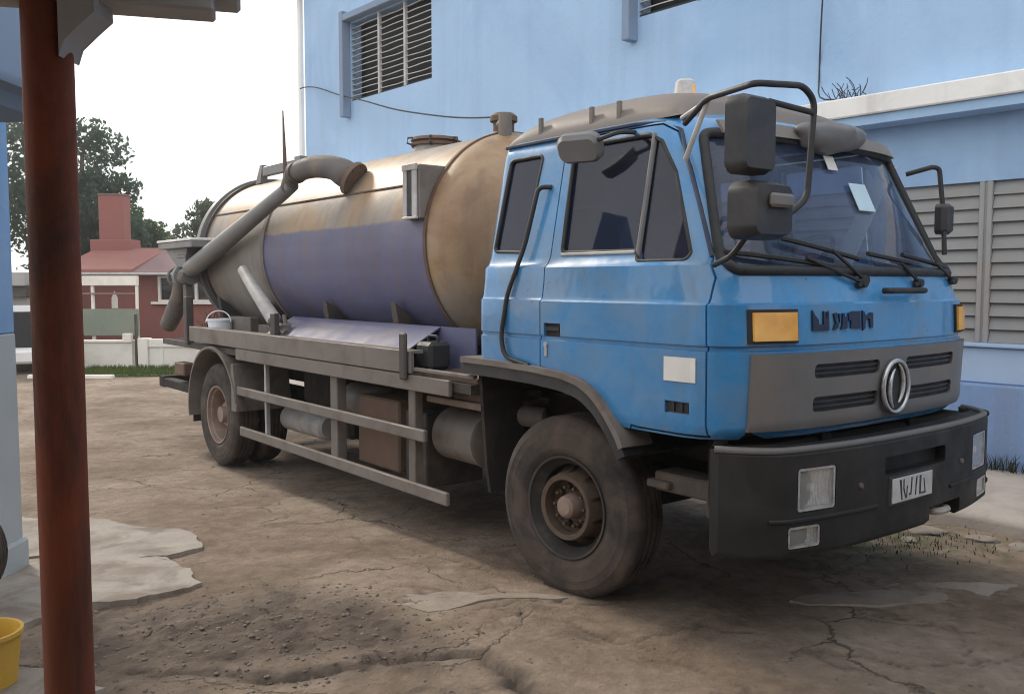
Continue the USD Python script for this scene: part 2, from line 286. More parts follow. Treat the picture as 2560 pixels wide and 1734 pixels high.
# tank paint: cream above a painted line, grey blue below, rust streaks
def tank_material():
    N = {'tc': ('texture_coordinate', {}), 'sx': ('separate_xyz', {}),
         'wob': ('noise_texture', {'scale': 1.6, 'detail': 6.0, 'roughness': 0.6}),
         'w2': ('math', {'math_type': 'multiply_add', 'value2': 0.09, 'value3': -0.045}),
         'zz': ('math', {'math_type': 'add'}),
         'low': ('map_range', {'from_min': 2.235, 'from_max': 2.26, 'to_min': 1.0, 'to_max': 0.0, 'clamp': True}),
         'fx': ('map_range', {'from_min': -4.83, 'from_max': -4.78, 'to_min': 0.0, 'to_max': 1.0, 'clamp': True}),
         'fx2': ('map_range', {'from_min': -1.86, 'from_max': -1.83, 'to_min': 1.0, 'to_max': 0.0, 'clamp': True}),
         'bl': ('math', {'math_type': 'multiply'}), 'blue_m': ('math', {'math_type': 'multiply'}),
         'gr_m': ('math', {'math_type': 'multiply'}), 'inv': ('math', {'math_type': 'subtract', 'value1': 1.0}),
         'n1': ('noise_texture', {'scale': 1.1, 'detail': 6.0, 'roughness': 0.62, 'distortion': 0.5}),
         'cream': ('rgb_ramp', {'ramp': [(0.30, (0.18, 0.158, 0.138)), (0.46, (0.245, 0.205, 0.168)), (0.56, (0.32, 0.215, 0.125)), (0.70, (0.22, 0.12, 0.06))]}),
         'blue': ('rgb_ramp', {'ramp': [(0.3, (0.082, 0.082, 0.150)), (0.7, (0.118, 0.118, 0.20))]}),
         'gm': ('rgb_ramp', {'ramp': [(0.3, (0.15, 0.14, 0.13)), (0.7, (0.23, 0.21, 0.19))]}),
         'm1': ('mix_color', {'blend_type': 'mix'}), 'm2': ('mix_color', {'blend_type': 'mix'}),
         'st': ('mapping', {'mapping_type': 'point', 'scale': (5.0, 5.0, 0.45)}),
         'sn': ('noise_texture', {'scale': 1.0, 'detail': 5.0, 'roughness': 0.6}),
         'sm': ('map_range', {'from_min': 0.50, 'from_max': 0.68, 'to_min': 0.0, 'to_max': 0.55, 'clamp': True}),
         'm3': ('mix_color', {'blend_type': 'mix', 'b': (0.15, 0.09, 0.055)}),
         'bn': ('noise_texture', {'scale': 2.5, 'detail': 3.0}), 'b': ('bump', {'strength': 1.0, 'distance': 0.012}),
         'p': ('principled_bsdf', {'roughness': 0.5})}
    L = [('tc.object', 'sx.vector'), ('tc.object', 'wob.vector'), ('tc.object', 'n1.vector'), ('wob.fac', 'w2.value1'), ('sx.z', 'zz.value1'), ('w2.value', 'zz.value2'), ('zz.value', 'low.value'),
         ('sx.x', 'fx.value'), ('sx.x', 'fx2.value'), ('low.result', 'bl.value1'), ('fx.result', 'bl.value2'), ('bl.value', 'blue_m.value1'), ('fx2.result', 'blue_m.value2'),
         ('fx.result', 'inv.value2'), ('inv.value', 'gr_m.value1'), ('low.result', 'gr_m.value2'),
         ('n1.fac', 'cream.fac'), ('n1.fac', 'blue.fac'), ('n1.fac', 'gm.fac'), ('cream.color', 'm1.a'), ('blue.color', 'm1.b'), ('blue_m.value', 'm1.fac'),
         ('m1.result', 'm2.a'), ('gm.color', 'm2.b'), ('gr_m.value', 'm2.fac'),
         ('tc.object', 'st.vector'), ('st.vector', 'sn.vector'), ('sn.fac', 'sm.value'), ('sm.result', 'm3.fac'), ('m2.result', 'm3.a'), ('m3.result', 'p.base_color'),
         ('tc.object', 'bn.vector'), ('bn.fac', 'b.height'), ('b.normal', 'p.normal')]
    usdkit.material(stage, '/World/Looks/tank_paint', N, L, surface='p.BSDF')
tank_material()
# ground
usdkit.material(stage, '/World/Looks/ground_dirt', {
    'g': ('geometry', {}), 'at': ('attribute', {'attribute': 'mask'}), 'sp': ('separate_xyz', {}),
    'n1': ('noise_texture', {'scale': 0.75, 'detail': 10.0, 'roughness': 0.68, 'distortion': 0.4}),
    'n2': ('noise_texture', {'scale': 9.0, 'detail': 6.0, 'roughness': 0.7}),
    'n3': ('noise_texture', {'scale': 2.6, 'detail': 8.0, 'roughness': 0.68, 'distortion': 0.8}),
    'c1': ('rgb_ramp', {'ramp': [(0.30, (0.135, 0.098, 0.072)), (0.44, (0.235, 0.178, 0.135)), (0.56, (0.31, 0.245, 0.192)), (0.70, (0.39, 0.325, 0.265))]}),
    'c2': ('rgb_ramp', {'ramp': [(0.3, (0.62, 0.60, 0.58)), (0.7, (1.2, 1.19, 1.17))]}),
    'mul': ('mix_color', {'blend_type': 'multiply', 'fac': 0.8, 'use_clamp': False}),
    'stm': ('map_range', {'from_min': 0.56, 'from_max': 0.66, 'to_min': 0.0, 'to_max': 0.75, 'clamp': True}),
    'st': ('mix_color', {'blend_type': 'mix', 'b': (0.125, 0.095, 0.075)}),
    'dk': ('mix_color', {'blend_type': 'mix', 'b': (0.105, 0.082, 0.068)}),
    'dkn': ('math', {'math_type': 'multiply'}), 'dkr': ('map_range', {'from_min': 0.3, 'from_max': 0.55, 'to_min': 0.35, 'to_max': 0.95, 'clamp': True}),
    'ms': ('mix_color', {'blend_type': 'mix', 'b': (0.085, 0.095, 0.045)}), 'msn': ('math', {'math_type': 'multiply'}), 'msr': ('map_range', {'from_min': 0.42, 'from_max': 0.6, 'to_min': 0.0, 'to_max': 0.9, 'clamp': True}),
    'wn': ('noise_texture', {'scale': 1.7, 'detail': 5.0, 'roughness': 0.65}), 'wa': ('mix_color', {'blend_type': 'add', 'fac': 0.55, 'use_clamp': False}),
    'vo': ('voronoi_texture', {'feature': 'distance_to_edge', 'scale': 0.85}), 'vr': ('map_range', {'from_min': 0.0, 'from_max': 0.012, 'to_min': 1.0, 'to_max': 0.0, 'clamp': True}),
    'vm': ('map_range', {'from_min': 0.47, 'from_max': 0.58, 'to_min': 0.0, 'to_max': 0.75, 'clamp': True}), 'vk': ('math', {'math_type': 'multiply'}), 'vc': ('mix_color', {'blend_type': 'mix', 'b': (0.06, 0.045, 0.035)}),
    'bn': ('noise_texture', {'scale': 26.0, 'detail': 8.0, 'roughness': 0.72}), 'bh': ('math', {'math_type': 'subtract'}),
    'b': ('bump', {'strength': 1.0, 'distance': 0.022}),
    'p': ('principled_bsdf', {'roughness': 0.9, 'specular_ior_level': 0.25})},
    [('g.position', 'n1.vector'), ('g.position', 'n2.vector'), ('g.position', 'n3.vector'), ('g.position', 'bn.vector'), ('n1.fac', 'c1.fac'), ('n2.fac', 'c2.fac'), ('c1.color', 'mul.a'), ('c2.color', 'mul.b'),
     ('n3.fac', 'stm.value'), ('stm.result', 'st.fac'), ('mul.result', 'st.a'),
     ('at.vector', 'sp.vector'), ('n3.fac', 'dkr.value'), ('dkr.result', 'dkn.value1'), ('sp.x', 'dkn.value2'), ('dkn.value', 'dk.fac'), ('st.result', 'dk.a'),
     ('n3.fac', 'msr.value'), ('msr.result', 'msn.value1'), ('sp.y', 'msn.value2'), ('msn.value', 'ms.fac'), ('dk.result', 'ms.a'), ('g.position', 'wn.vector'), ('g.position', 'wa.a'), ('wn.color', 'wa.b'), ('wa.result', 'vo.vector'), ('vo.distance', 'vr.value'), ('n1.fac', 'vm.value'), ('vr.result', 'vk.value1'), ('vm.result', 'vk.value2'), ('vk.value', 'vc.fac'), ('ms.result', 'vc.a'), ('vc.result', 'p.base_color'),
     ('bn.fac', 'bh.value1'), ('vk.value', 'bh.value2'), ('bh.value', 'b.height'), ('b.normal', 'p.normal')], surface='p.BSDF')

# ------------------------------------------------------------------ frames of reference
YAW = math.radians(-52.0); TO = np.array([1.165, 5.84, 0.0])
TU = np.array([math.cos(YAW), math.sin(YAW), 0]); TV = np.array([-math.sin(YAW), math.cos(YAW), 0])
WP = np.array([4.2, 8.3, 0.0]); WU = np.array([0.647, -0.762, 0]); WU /= np.linalg.norm(WU); WN = np.array([WU[1], -WU[0], 0])   # wall: along, towards the yard
WROT = math.degrees(math.atan2(WU[1], WU[0]))
def wall_local(x, y): q = np.stack([x - WP[0], y - WP[1]], -1); return q @ WU[:2], q @ WN[:2]

# ------------------------------------------------------------------ ground
def seg_dist(X, Y, line):
    d = np.full(X.shape, 1e9)
    for (a, b), (c, e) in zip(line[:-1], line[1:]):
        vx, vy = c - a, e - b; t = np.clip(((X - a) * vx + (Y - b) * vy) / (vx * vx + vy * vy), 0, 1)
        d = np.minimum(d, np.hypot(X - a - t * vx, Y - b - t * vy))
    return d
def jag(line, amp, n, seed):
    r = np.random.default_rng(seed); P = np.array(line, float); s = np.r_[0, np.cumsum(np.linalg.norm(np.diff(P, axis=0), axis=1))]
    q = np.linspace(0, s[-1], n); out = np.stack([np.interp(q, s, P[:, 0]), np.interp(q, s, P[:, 1])], 1)
    out[1:-1] += r.normal(0, amp, (n - 2, 2)); return [tuple(p) for p in out]
def base_z(x, y):
    lx = (x - TO[0]) * TU[0] + (y - TO[1]) * TU[1]
    s = np.clip(-lx / 5.5, 0, 1); return -0.12 * s * s * (3 - 2 * s)
cracks = [jag([(-1.75, 4.1), (-1.07, 4.02), (-0.53, 4.22), (-0.19, 4.27), (0.02, 4.0), (0.12, 3.8)], 0.025, 34, 1),
          jag([(-0.95, 6.35), (-0.62, 6.0), (-0.30, 5.72), (-0.1, 5.45)], 0.02, 20, 2), jag([(-0.45, 5.85), (-0.15, 5.62)], 0.015, 10, 3),
          jag([(-0.1, 4.9), (0.35, 4.6), (0.75, 4.25), (0.9, 4.0), (1.2, 3.7)], 0.03, 26, 4), jag([(0.6, 4.45), (1.0, 4.62), (1.35, 4.5)], 0.03, 14, 5),
          jag([(1.4, 4.3), (2.0, 4.1), (2.6, 4.35)], 0.03, 18, 6), jag([(-0.2, 4.85), (0.1, 5.0), (0.7, 4.95)], 0.02, 16, 7), jag([(1.9, 4.9), (2.3, 4.55), (2.2, 4.2)], 0.03, 14, 8)]
def ramp_axis(parts_):
    out = []
    for a, b, st in parts_: out.append(np.arange(a, b, st))
    return np.concatenate(out)
gx = np.r_[-np.geomspace(400, 9, 18), ramp_axis([(-8, -3.4, 0.15), (-3.4, 3.6, 0.028), (3.6, 8, 0.12)]), np.geomspace(8.2, 400, 18)]
gy = np.r_[-np.geomspace(200, 3, 12), ramp_axis([(-2, 3.4, 0.3), (3.4, 7.4, 0.028), (7.4, 13, 0.1), (13, 30, 0.4)]), np.geomspace(31, 600, 18)]
gx, gy = np.unique(gx.round(4)), np.unique(gy.round(4))
X, Y = np.meshgrid(gx, gy)
P3 = np.stack([X, Y, np.zeros_like(X)], -1)
near = np.clip((14 - np.hypot(X, Y)) / 6, 0, 1)
rough_poly = Polygon([(-2.5, 4.95), (-2.0, 5.2), (-1.3, 5.3), (-0.75, 5.12), (-0.35, 4.75), (-0.2, 4.45), (-0.45, 4.2), (-1.1, 4.0), (-1.8, 3.9), (-2.6, 3.9)])
import shapely
dd = np.zeros_like(X)
sel = near > 0
pts = shapely.points(X[sel], Y[sel]); inside = shapely.contains(rough_poly, pts); dist = shapely.distance(rough_poly.boundary, pts)
dd[sel] = np.where(inside, dist, -dist)
wob = meshkit.fbm(P3 * 2.3, 4, 3) - 0.5
rough = np.clip((dd + wob * 0.5) / 0.35, 0, 1)
patch2 = np.clip(1.0 - np.hypot((X + 0.55) / 0.5, (Y - 4.15) / 0.28) + wob * 1.2, 0, 1)
rough = np.maximum(rough, patch2 * 0.8)
moss = np.clip(1.4 - np.hypot((X - 2.7) / 1.1, (Y - 6.1) / 0.55) + wob, 0, 1) * 0.9
moss = np.maximum(moss, np.clip(1 - np.hypot((X + 1.75) / 0.5, (Y - 5.55) / 0.3) + wob * 1.5, 0, 1) * 0.7)
Z = base_z(X, Y) + near * ((meshkit.fbm(P3 * 0.9, 3, 7) - 0.5) * 0.035 + (meshkit.fbm(P3 * 7, 4, 9) - 0.5) * 0.012)
clod = meshkit.fbm(P3 * 13, 4, 12); Z += rough * ((clod - 0.5) * 0.055 - 0.012)
Z += rough * np.where(meshkit.noise(P3 * 22, 5) > 0.72, 0.008, 0)
for i, c in enumerate(cracks):
    wdt = 0.035 if i == 0 else 0.012
    d = seg_dist(X, Y, c); Z -= np.where(near > 0, (0.035 if i == 0 else 0.014) * np.clip(1 - d / wdt, 0, 1), 0)
    rough = np.maximum(rough, np.clip((1.3 if i == 0 else 0.9) - d / (0.07 if i == 0 else 0.016), 0, 1))
# shallow settled edge: the nearest strip lies a little lower than the broken patch behind it
Z -= 0.02 * near * np.clip((4.02 + 0.12 * np.sin(X * 5) - Y) / 0.06, 0, 1) * (X < 0.1)
ny, nx = X.shape
idx = np.arange(ny * nx).reshape(ny, nx)
F = np.concatenate([np.stack([idx[:-1, :-1], idx[:-1, 1:], idx[1:, 1:]], -1).reshape(-1, 3), np.stack([idx[:-1, :-1], idx[1:, 1:], idx[1:, :-1]], -1).reshape(-1, 3)])
mask = np.stack([rough, moss, np.zeros_like(rough)], -1).reshape(-1, 3)
obj('ground', trimesh.Trimesh(np.stack([X, Y, Z], -1).reshape(-1, 3), F, process=False), 'ground_dirt', smooth=True, kind='structure', label='worn brown concrete and dirt yard', colors={'mask': mask})
from scipy.interpolate import RegularGridInterpolator
GZ = RegularGridInterpolator((gy, gx), Z, bounds_error=False, fill_value=-0.12)
def gz(x, y): return float(GZ((y, x)))

# pale concrete patch with a broken edge at the left, in a few slabs
def slab_mesh(poly, top, thick=0.10, seed=0, amp=0.09):
    ring = Polygon(poly).buffer(0).exterior.segmentize(0.02); q = np.array(ring.coords)[:-1]
    t = np.roll(q, -3, 0) - np.roll(q, 3, 0); t /= np.linalg.norm(t, axis=1, keepdims=True); nr = np.stack([t[:, 1], -t[:, 0]], 1)
    p3 = np.c_[q, np.full(len(q), seed * 1.7)]
    f = (meshkit.fbm(p3 * 3.0, 5, seed) - 0.5) * amp * 2 + (meshkit.noise(p3 * 28, seed) - 0.5) * 0.022
    jr = Polygon(q + nr * f[:, None]).buffer(0)
    jr = max(parts(jr), key=lambda g: g.area).simplify(0.004)
    m = prism_z(jr, 0, thick); m = trimesh.Trimesh(*trimesh.remesh.subdivide_to_size(m.vertices, m.faces, 0.10))
    v = m.vertices; up = v[:, 2] > thick * 0.5
    z = base_z(v[:, 0], v[:, 1]) + (meshkit.fbm(np.c_[v[:, :2] * 3, np.zeros(len(v))], 4, seed) - 0.5) * 0.03
    v[:, 2] = np.where(up, z + top, z - 0.08); m.vertices = v; return m
slabA = [(-2.42, 4.88), (-2.22, 5.02), (-2.11, 5.1), (-1.91, 5.25), (-1.87, 5.34), (-1.99, 5.54), (-2.1, 5.67), (-2.27, 5.92), (-3.0, 5.95), (-4.6, 5.6), (-4.6, 4.2), (-2.7, 4.5)]
slabB = [(-2.30, 5.99), (-2.12, 6.16), (-2.25, 6.45), (-2.49, 6.72), (-2.9, 6.82), (-3.22, 7.05), (-4.2, 7.3), (-4.6, 6.0), (-3.0, 6.02)]
for i, s in enumerate((slabA, slabB)):
    obj('concrete_slab', slab_mesh(s, 0.024 - 0.006 * i, seed=20 + i), 'concrete_pale', kind='structure', smooth=25, label='pale cracked concrete slab with broken edge beside the rusty pole' if i == 0 else 'pale concrete slab fragment behind the front slab')
slabC = [(-2.7, 3.5), (-2.0, 3.6), (-1.75, 3.85), (-1.95, 4.05), (-2.6, 4.2), (-3.2, 4.1)]
obj('concrete_slab', slab_mesh(slabC, 0.022, seed=31), 'concrete_pale', kind='structure', smooth=25, label='small pale concrete slab at the foot of the picture')
for k, (q, sd) in enumerate(([[(-0.95, 5.02), (-0.4, 5.12), (0.1, 5.12), (0.3, 5.05), (-0.15, 4.95), (-0.45, 4.82), (-0.6, 4.95)], 41], [[(1.55, 5.0), (2.3, 5.28), (2.95, 5.25), (2.6, 5.05), (2.0, 4.95)], 42])):
    obj('concrete_slab', slab_mesh(q, 0.008, seed=sd, amp=0.10), 'crust', kind='structure', smooth=25, label=('thin pale concrete crust before the front wheel', 'thin pale concrete crust before the bumper')[k])
# loose stones
def stones(n, region, smin, smax, seed, keep=None):
    r = np.random.default_rng(seed); base = trimesh.creation.icosphere(subdivisions=1, radius=1.0); V, Fc = [], []; o = 0
    for _ in range(n):
        x, y = region(r)
        s = smin * (smax / smin) ** (r.random() ** 2.2)
        v = base.vertices * (1 + 0.35 * (r.random((len(base.vertices), 1)) - 0.5)) * s * np.array([1, r.uniform(0.6, 1), r.uniform(0.35, 0.7)])
        a = r.uniform(0, 6.28); R = np.array([[math.cos(a), -math.sin(a), 0], [math.sin(a), math.cos(a), 0], [0, 0, 1]])
        v = v @ R.T + np.array([x, y, gz(x, y) + s * 0.15]); V.append(v); Fc.append(base.faces + o); o += len(v)
    return trimesh.Trimesh(np.concatenate(V), np.concatenate(Fc), process=False)
def in_rough(r):
    while True:
        x, y = r.uniform(-2.5, 0.1), r.uniform(3.85, 5.35)
        if rough_poly.buffer(0.1).contains(Point(x, y)): return x, y
obj('gravel', stones(1300, in_rough, 0.003, 0.016, 5), 'stone', kind='stuff', smooth=False, label='loose gravel and clods on the rough dirt patch', cat='gravel')
obj('grit', stones(900, lambda r: (r.uniform(-3, 3.4), r.uniform(3.7, 8.5)), 0.003, 0.011, 6), 'stone', kind='stuff', smooth=False, label='scattered grit over the yard', cat='grit')

# ------------------------------------------------------------------ blue building along the yard
bld = thing('blue_building', WP, WROT, 'two storey pale blue rendered building behind the tanker truck', 'building')
# local: x along the wall (towards the viewer's right), y away from the yard (into the building), z up; wall face y = 0
TL, TR, BH = -12.65, 14.0, 8.4
def wbox(t0, t1, y0, y1, z0, z1, ch=0.0): return bx(t0, t1, y0, y1, z0, z1, ch)
W1 = (-10.93, -8.45, 5.0, 6.36); W2 = (-4.10, -1.62, 5.0, 6.36); LG = (-3.1, 2.35, 1.22, 2.68)
face = Polygon([(TL, 0.87), (TR, 0.87), (TR, BH), (TL, BH)])
for w in (W1, W2, LG): face = face.difference(sbox(w[0], w[2], w[1], w[3]))
band = sbox(TL, 0.87, TR, 1.20)
obj('wall', prism_y(face.difference(band), 0.0, 0.22), 'wall_blue', bld, smooth=False)
obj('wall_band', wbox(TL - 0.02, TR, -0.035, 0.22, 0.872, 1.198, 0.012), 'wall_band', bld)
obj('window_ledge', wbox(-3.25, 2.5, -0.075, 0.20, 1.199, 1.235, 0.008), 'wall_band', bld)
obj('plinth', wbox(TL - 0.05, TR, -0.095, 0.22, -0.3, 0.87, 0.02), 'wall_blue_low', bld)
obj('rear_block', wbox(TL + 0.002, TR - 0.01, 0.5, 9.0, -0.2, BH - 0.01), 'wall_blue', bld, smooth=False)
obj('side_wall', wbox(TL, TL + 0.2, 0.221, 9.0, -0.2, BH - 0.002), 'wall_blue', bld, smooth=False)
obj('roof', wbox(TL - 0.55, TR, -0.35, 9.3, BH + 0.002, BH + 0.22), 'slab_white', bld, smooth=False)
obj('roof_overhang', wbox(TL - 0.42, TL - 0.002, -0.25, 5.0, 7.32, 7.46), 'wall_blue', bld, smooth=False)
obj('corner_pipe', tube([(TL - 0.13, -0.02, 0), (TL - 0.13, -0.02, 7.31)], 0.055, 12), 'slab_white', bld)
obj('canopy_slab', wbox(-12.0, TR, -0.34, -0.001, 3.36, 3.545, 0.012), 'slab_white', bld)
obj('drip_edge', wbox(-12.0, TR, -0.30, -0.002, 3.27, 3.357), 'wall_blue', bld, smooth=False)
def upper_window(w, name='upper_window'):
    p = path_for(name, bld); x = UsdGeom.Xform.Define(stage, p)
    t0, t1, z0, z1 = w
    obj('fin', wbox(t0 - 0.13, t0 - 0.012, -0.17, -0.001, 4.72, z1 + 0.20, 0.008), 'fin_blue', p)
    obj('hood', wbox(t0 - 0.011, t1 + 0.09, -0.17, -0.001, z1 + 0.02, z1 + 0.13, 0.008), 'fin_blue', p)
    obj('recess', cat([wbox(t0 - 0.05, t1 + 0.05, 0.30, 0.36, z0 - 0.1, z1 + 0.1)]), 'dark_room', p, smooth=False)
    obj('sill', wbox(t0 + 0.001, t1 - 0.001, 0.02, 0.2, z0 - 0.03, z0 + 0.03), 'dark_room', p, smooth=False)
    m0, m1 = t0 + 0.93, t0 + 1.72
    for a in (m0, m1): obj('mullion', wbox(a - 0.026, a + 0.026, -0.012, 0.05, z0 - 0.005, z1 - 0.001, 0.006), 'slat_pale', p)
    n = 13; cols = [(t0 + 0.004, m0 - 0.027), (m0 + 0.027, m1 - 0.027), (m1 + 0.027, t1 - 0.004)]
    r = np.random.default_rng(int(-t0 * 10))
    for (a, b) in cols:
        for k in range(n):
            z = z0 + 0.085 + k * (z1 - z0 - 0.08) / n
            s = np.linspace(0, 1, 7); sag = r.uniform(-0.012, 0.012) * np.sin(s * math.pi) + r.uniform(-0.006, 0.006) * np.sin(s * 6.28)
            V = []
            for si, sg in zip(s, sag):
                xx = a + (b - a) * si
                for (yy, zz) in ((0.012, -0.008), (0.014, 0.006), (0.065, 0.014), (0.065, 0.006)): V.append((xx, yy, z + zz + sg))
            Fq = []
            for i in range(6):
                for q in range(4):
                    A, B = i * 4 + q, i * 4 + (q + 1) % 4; Fq += [(A, B, B + 4), (A, B + 4, A + 4)]
            Fq += [(0, 2, 1), (0, 3, 2), (24, 25, 26), (24, 26, 27)]
            mm = trimesh.Trimesh(np.array(V), np.array(Fq), process=False); mm.fix_normals()
            obj('slat', mm, 'slat_pale', p, smooth=40)
upper_window(W1); upper_window(W2)
# louvred shutters near the viewer
lp = path_for('louvred_shutter', bld); UsdGeom.Xform.Define(stage, lp)
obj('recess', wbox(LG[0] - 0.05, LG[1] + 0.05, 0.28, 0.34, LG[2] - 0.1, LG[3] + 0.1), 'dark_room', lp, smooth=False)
mull = [-2.9, -1.92, -0.93, 0.06, 1.05, 2.04]
for a in mull:
    obj('mullion', cat([wbox(a - 0.055, a - 0.012, -0.004, 0.06, LG[2] + 0.016, LG[3] - 0.001, 0.005), wbox(a + 0.012, a + 0.055, -0.004, 0.06, LG[2] + 0.016, LG[3] - 0.001, 0.005), wbox(a - 0.013, a + 0.013, 0.012, 0.05, LG[2] + 0.016, LG[3] - 0.002)]), 'slat_grey', lp)
rr = np.random.default_rng(77)
ncol = 12; ph = (LG[3] - LG[2] - 0.02) / ncol
for i in range(len(mull) - 1):
    a, b = mull[i] + 0.06, mull[i + 1] - 0.06
    for k in range(ncol):
        z = LG[2] + 0.018 + k * ph; tz = rr.uniform(-0.004, 0.004); o = rr.uniform(-0.006, 0.006)
        prof = [(0.010 + o, z), (0.022 + o, z - 0.004), (0.066, z + ph * 1.06), (0.052, z + ph * 1.08)]
        sl = prism_x([(y, zz) for y, zz in prof], a, b); sl.vertices[:, 2] += tz * (sl.vertices[:, 0] > (a + b) / 2)
        obj('slat', sl, 'slat_grey', lp, smooth=False)

# pavement along the wall
Lx = lambda t, n, z=0: WP + WU * t + WN * n + np.array([0, 0, z])
pv = thing('pavement', WP, WROT, 'raised concrete pavement along the blue wall', 'pavement', kind='structure')
prof = [(-1.88, -0.2), (-1.86, 0.06), (-1.80, 0.105), (-1.70, 0.120), (-0.09, 0.135), (-0.09, -0.2)]
nseg = 60; tt = np.linspace(-12.6, 6, nseg * 4); V = []
for t in tt:
    for (y, z) in prof:
        wv = (meshkit.fbm(np.array([[t * 0.8, y * 2, 0.3]]), 3, 3)[0] - 0.5)
        V.append((t, y + (0.12 * wv if y < -1.6 else 0), z + 0.05 * wv * (z > 0) + min(0, 0.0)))
m = len(prof); Fq = []
for i in range(len(tt) - 1):
    for q in range(m):
        A, B = i * m + q, i * m + (q + 1) % m; Fq += [(A, A + m, B + m), (A, B + m, B)]
pm = trimesh.Trimesh(np.array(V), np.array(Fq), process=False)
obj('paving', pm, 'pavement_concrete', pv, smooth=50)
# broken lumps before the kerb
r = np.random.default_rng(5)
for k, (x, y, s) in enumerate([(2.95, 6.45, 0.16), (3.25, 6.22, 0.11), (2.62, 6.55, 0.12), (3.42, 6.05, 0.09), (2.75, 6.22, 0.07)]):
    b = trimesh.creation.icosphere(subdivisions=3, radius=1.0)
    v = b.vertices; n_ = meshkit.fbm(v * 1.6 + k * 9, 4, k) - 0.5; v = v * (1 + 0.7 * n_[:, None]) * np.array([s, s * 0.7, s * 0.26]); v[:, 2] = np.minimum(v[:, 2], s * 0.16)
    b.vertices = v; b.apply_transform(trimesh.transformations.rotation_matrix(-0.8 + 0.5 * k, [0, 0, 1]))
    p = thing('concrete_lump', (x, y, gz(x, y) + s * 0.02), 0, ['largest flat lump of broken concrete before the kerb, under the right end of the bumper', 'flat lump of broken concrete beside the kerb, right of the largest one', 'broken concrete lump behind the bumper, farthest left along the kerb', 'small broken concrete lump nearest the right edge of the picture', 'smallest broken concrete lump lying out from the kerb'][k], 'concrete lump', 'broken concrete along the kerb')
    obj('lump', b, 'rubble_pale', p, smooth=25)
def blades(n, region, h, w, seed, z=None, lean=0.5):
    r = np.random.default_rng(seed); V, Fc = [], []
    for i in range(n):
        x, y, zz = region(r); a = r.uniform(0, 6.28); hh = h * r.uniform(0.4, 1.2); l = r.uniform(-lean, lean, 2) * hh
        c, s = math.cos(a) * w * r.uniform(.5, 1.3), math.sin(a) * w; o = len(V)
        V += [(x - c, y - s, zz), (x + c, y + s, zz), (x + c * .7 + l[0] * .4, y + s * .7 + l[1] * .4, zz + hh * .6), (x - c * .7 + l[0] * .4, y - s * .7 + l[1] * .4, zz + hh * .6), (x + l[0], y + l[1], zz + hh)]
        Fc += [(o, o + 1, o + 2), (o, o + 2, o + 3), (o + 3, o + 2, o + 4)]
    return trimesh.Trimesh(np.array(V), np.array(Fc), process=False)
def wall_reg(r):
    t = r.uniform(-0.6, 1.6); q = Lx(t, 0.12 + abs(r.normal(0, 0.04)), 0.12); return q
obj('weeds', blades(420, wall_reg, 0.16, 0.006, 3), 'weed_blade', kind='stuff', smooth=False, label='dark weeds at the foot of the blue wall', cat='weeds')
def moss_reg(r):
    x, y = r.normal(2.75, 0.35), r.normal(6.15, 0.22); return x, y, gz(x, y)
obj('kerb_grass', blades(260, moss_reg, 0.035, 0.004, 4), 'weed_blade', kind='stuff', smooth=False, label='short grass tufts on the ground before the kerb', cat='grass')

# cables on the wall
cp = [(-12.64, 5.48), (-12.0, 5.40), (-11.27, 5.17), (-10.15, 4.87), (-9.3, 4.62), (-8.45, 4.42), (-7.6, 4.25), (-6.8, 4.14), (-6.3, 4.10)]
obj('wall_cable', tube([Lx(t, 0.11 if t < -10.5 else 0.2, z) for t, z in cp], 0.012, 6, smooth_pts=60), 'ink', label='thin dark cable sagging across the upper blue wall', cat='cable')
vc = [(-1.52, 8.3), (-1.53, 6.5), (-1.55, 5.2), (-1.59, 4.3), (-1.60, 3.75), (-1.50, 3.62), (-1.34, 3.58)]
obj('drop_wire', tube([Lx(t, 0.05 + 0.12 * (i > 4), z) for i, (t, z) in enumerate(vc)], 0.009, 6, smooth_pts=50), 'ink', label='thin black wire hanging straight down the blue wall to the white slab', cat='wire')
tw = []
r = np.random.default_rng(8)
for k in range(26):
    a = np.array([r.uniform(-1.32, -1.05), 0.12 + r.uniform(0, 0.14), 3.55]); b = a + np.array([r.normal(0, 0.08), r.normal(0, 0.06), r.uniform(0.05, 0.20)]); c_ = (a + b) / 2 + r.normal(0, 0.03, 3)
    tw.append(tube([Lx(*a), Lx(*c_), Lx(*b)], 0.004, 4, smooth_pts=6))
obj('wire_bundle', cat(tw), 'ink', label='tangle of thin wires standing on the white canopy slab', cat='wires', smooth=False)

# ------------------------------------------------------------------ tanker truck
truck = thing('tanker_truck', TO, math.degrees(YAW), 'blue cabbed suction tanker truck with rusty cream and grey blue tank', 'tanker truck')
def tp(name, mesh, material, parent=None, smooth=30, label=None): return obj(name, mesh, material, parent or truck, smooth, label)
KZ = [1.03, 1.06, 1.10, 1.44, 1.452, 1.458, 1.474, 1.480, 1.492, 1.672, 1.682, 1.70, 1.78, 1.862, 1.885, 1.925, 2.10, 2.30, 2.54, 2.60, 2.635, 2.665, 2.69]
KW = [1.160, 1.175, 1.180, 1.182, 1.182, 1.172, 1.172, 1.182, 1.183, 1.185, 1.172, 1.165, 1.155, 1.150, 1.125, 1.105, 1.073, 1.036, 0.990, 0.972, 0.935, 0.865, 0.75]
KX = [1.275, 1.305, 1.320, 1.335, 1.335, 1.325, 1.325, 1.335, 1.335, 1.325, 1.312, 1.305, 1.275, 1.240, 1.225, 1.205, 1.120, 1.025, 0.915, 0.885, 0.835, 0.745, 0.60]
Wz = lambda z: np.interp(z, KZ, KW); Xz = lambda z: np.interp(z, KZ, KX)
ACURV = 0.45
def surf_x(y, z):
    w = Wz(z); return Xz(z) - ACURV + ACURV * np.maximum(1 - (np.abs(y) / w) ** 3, 0) ** (1 / 3)
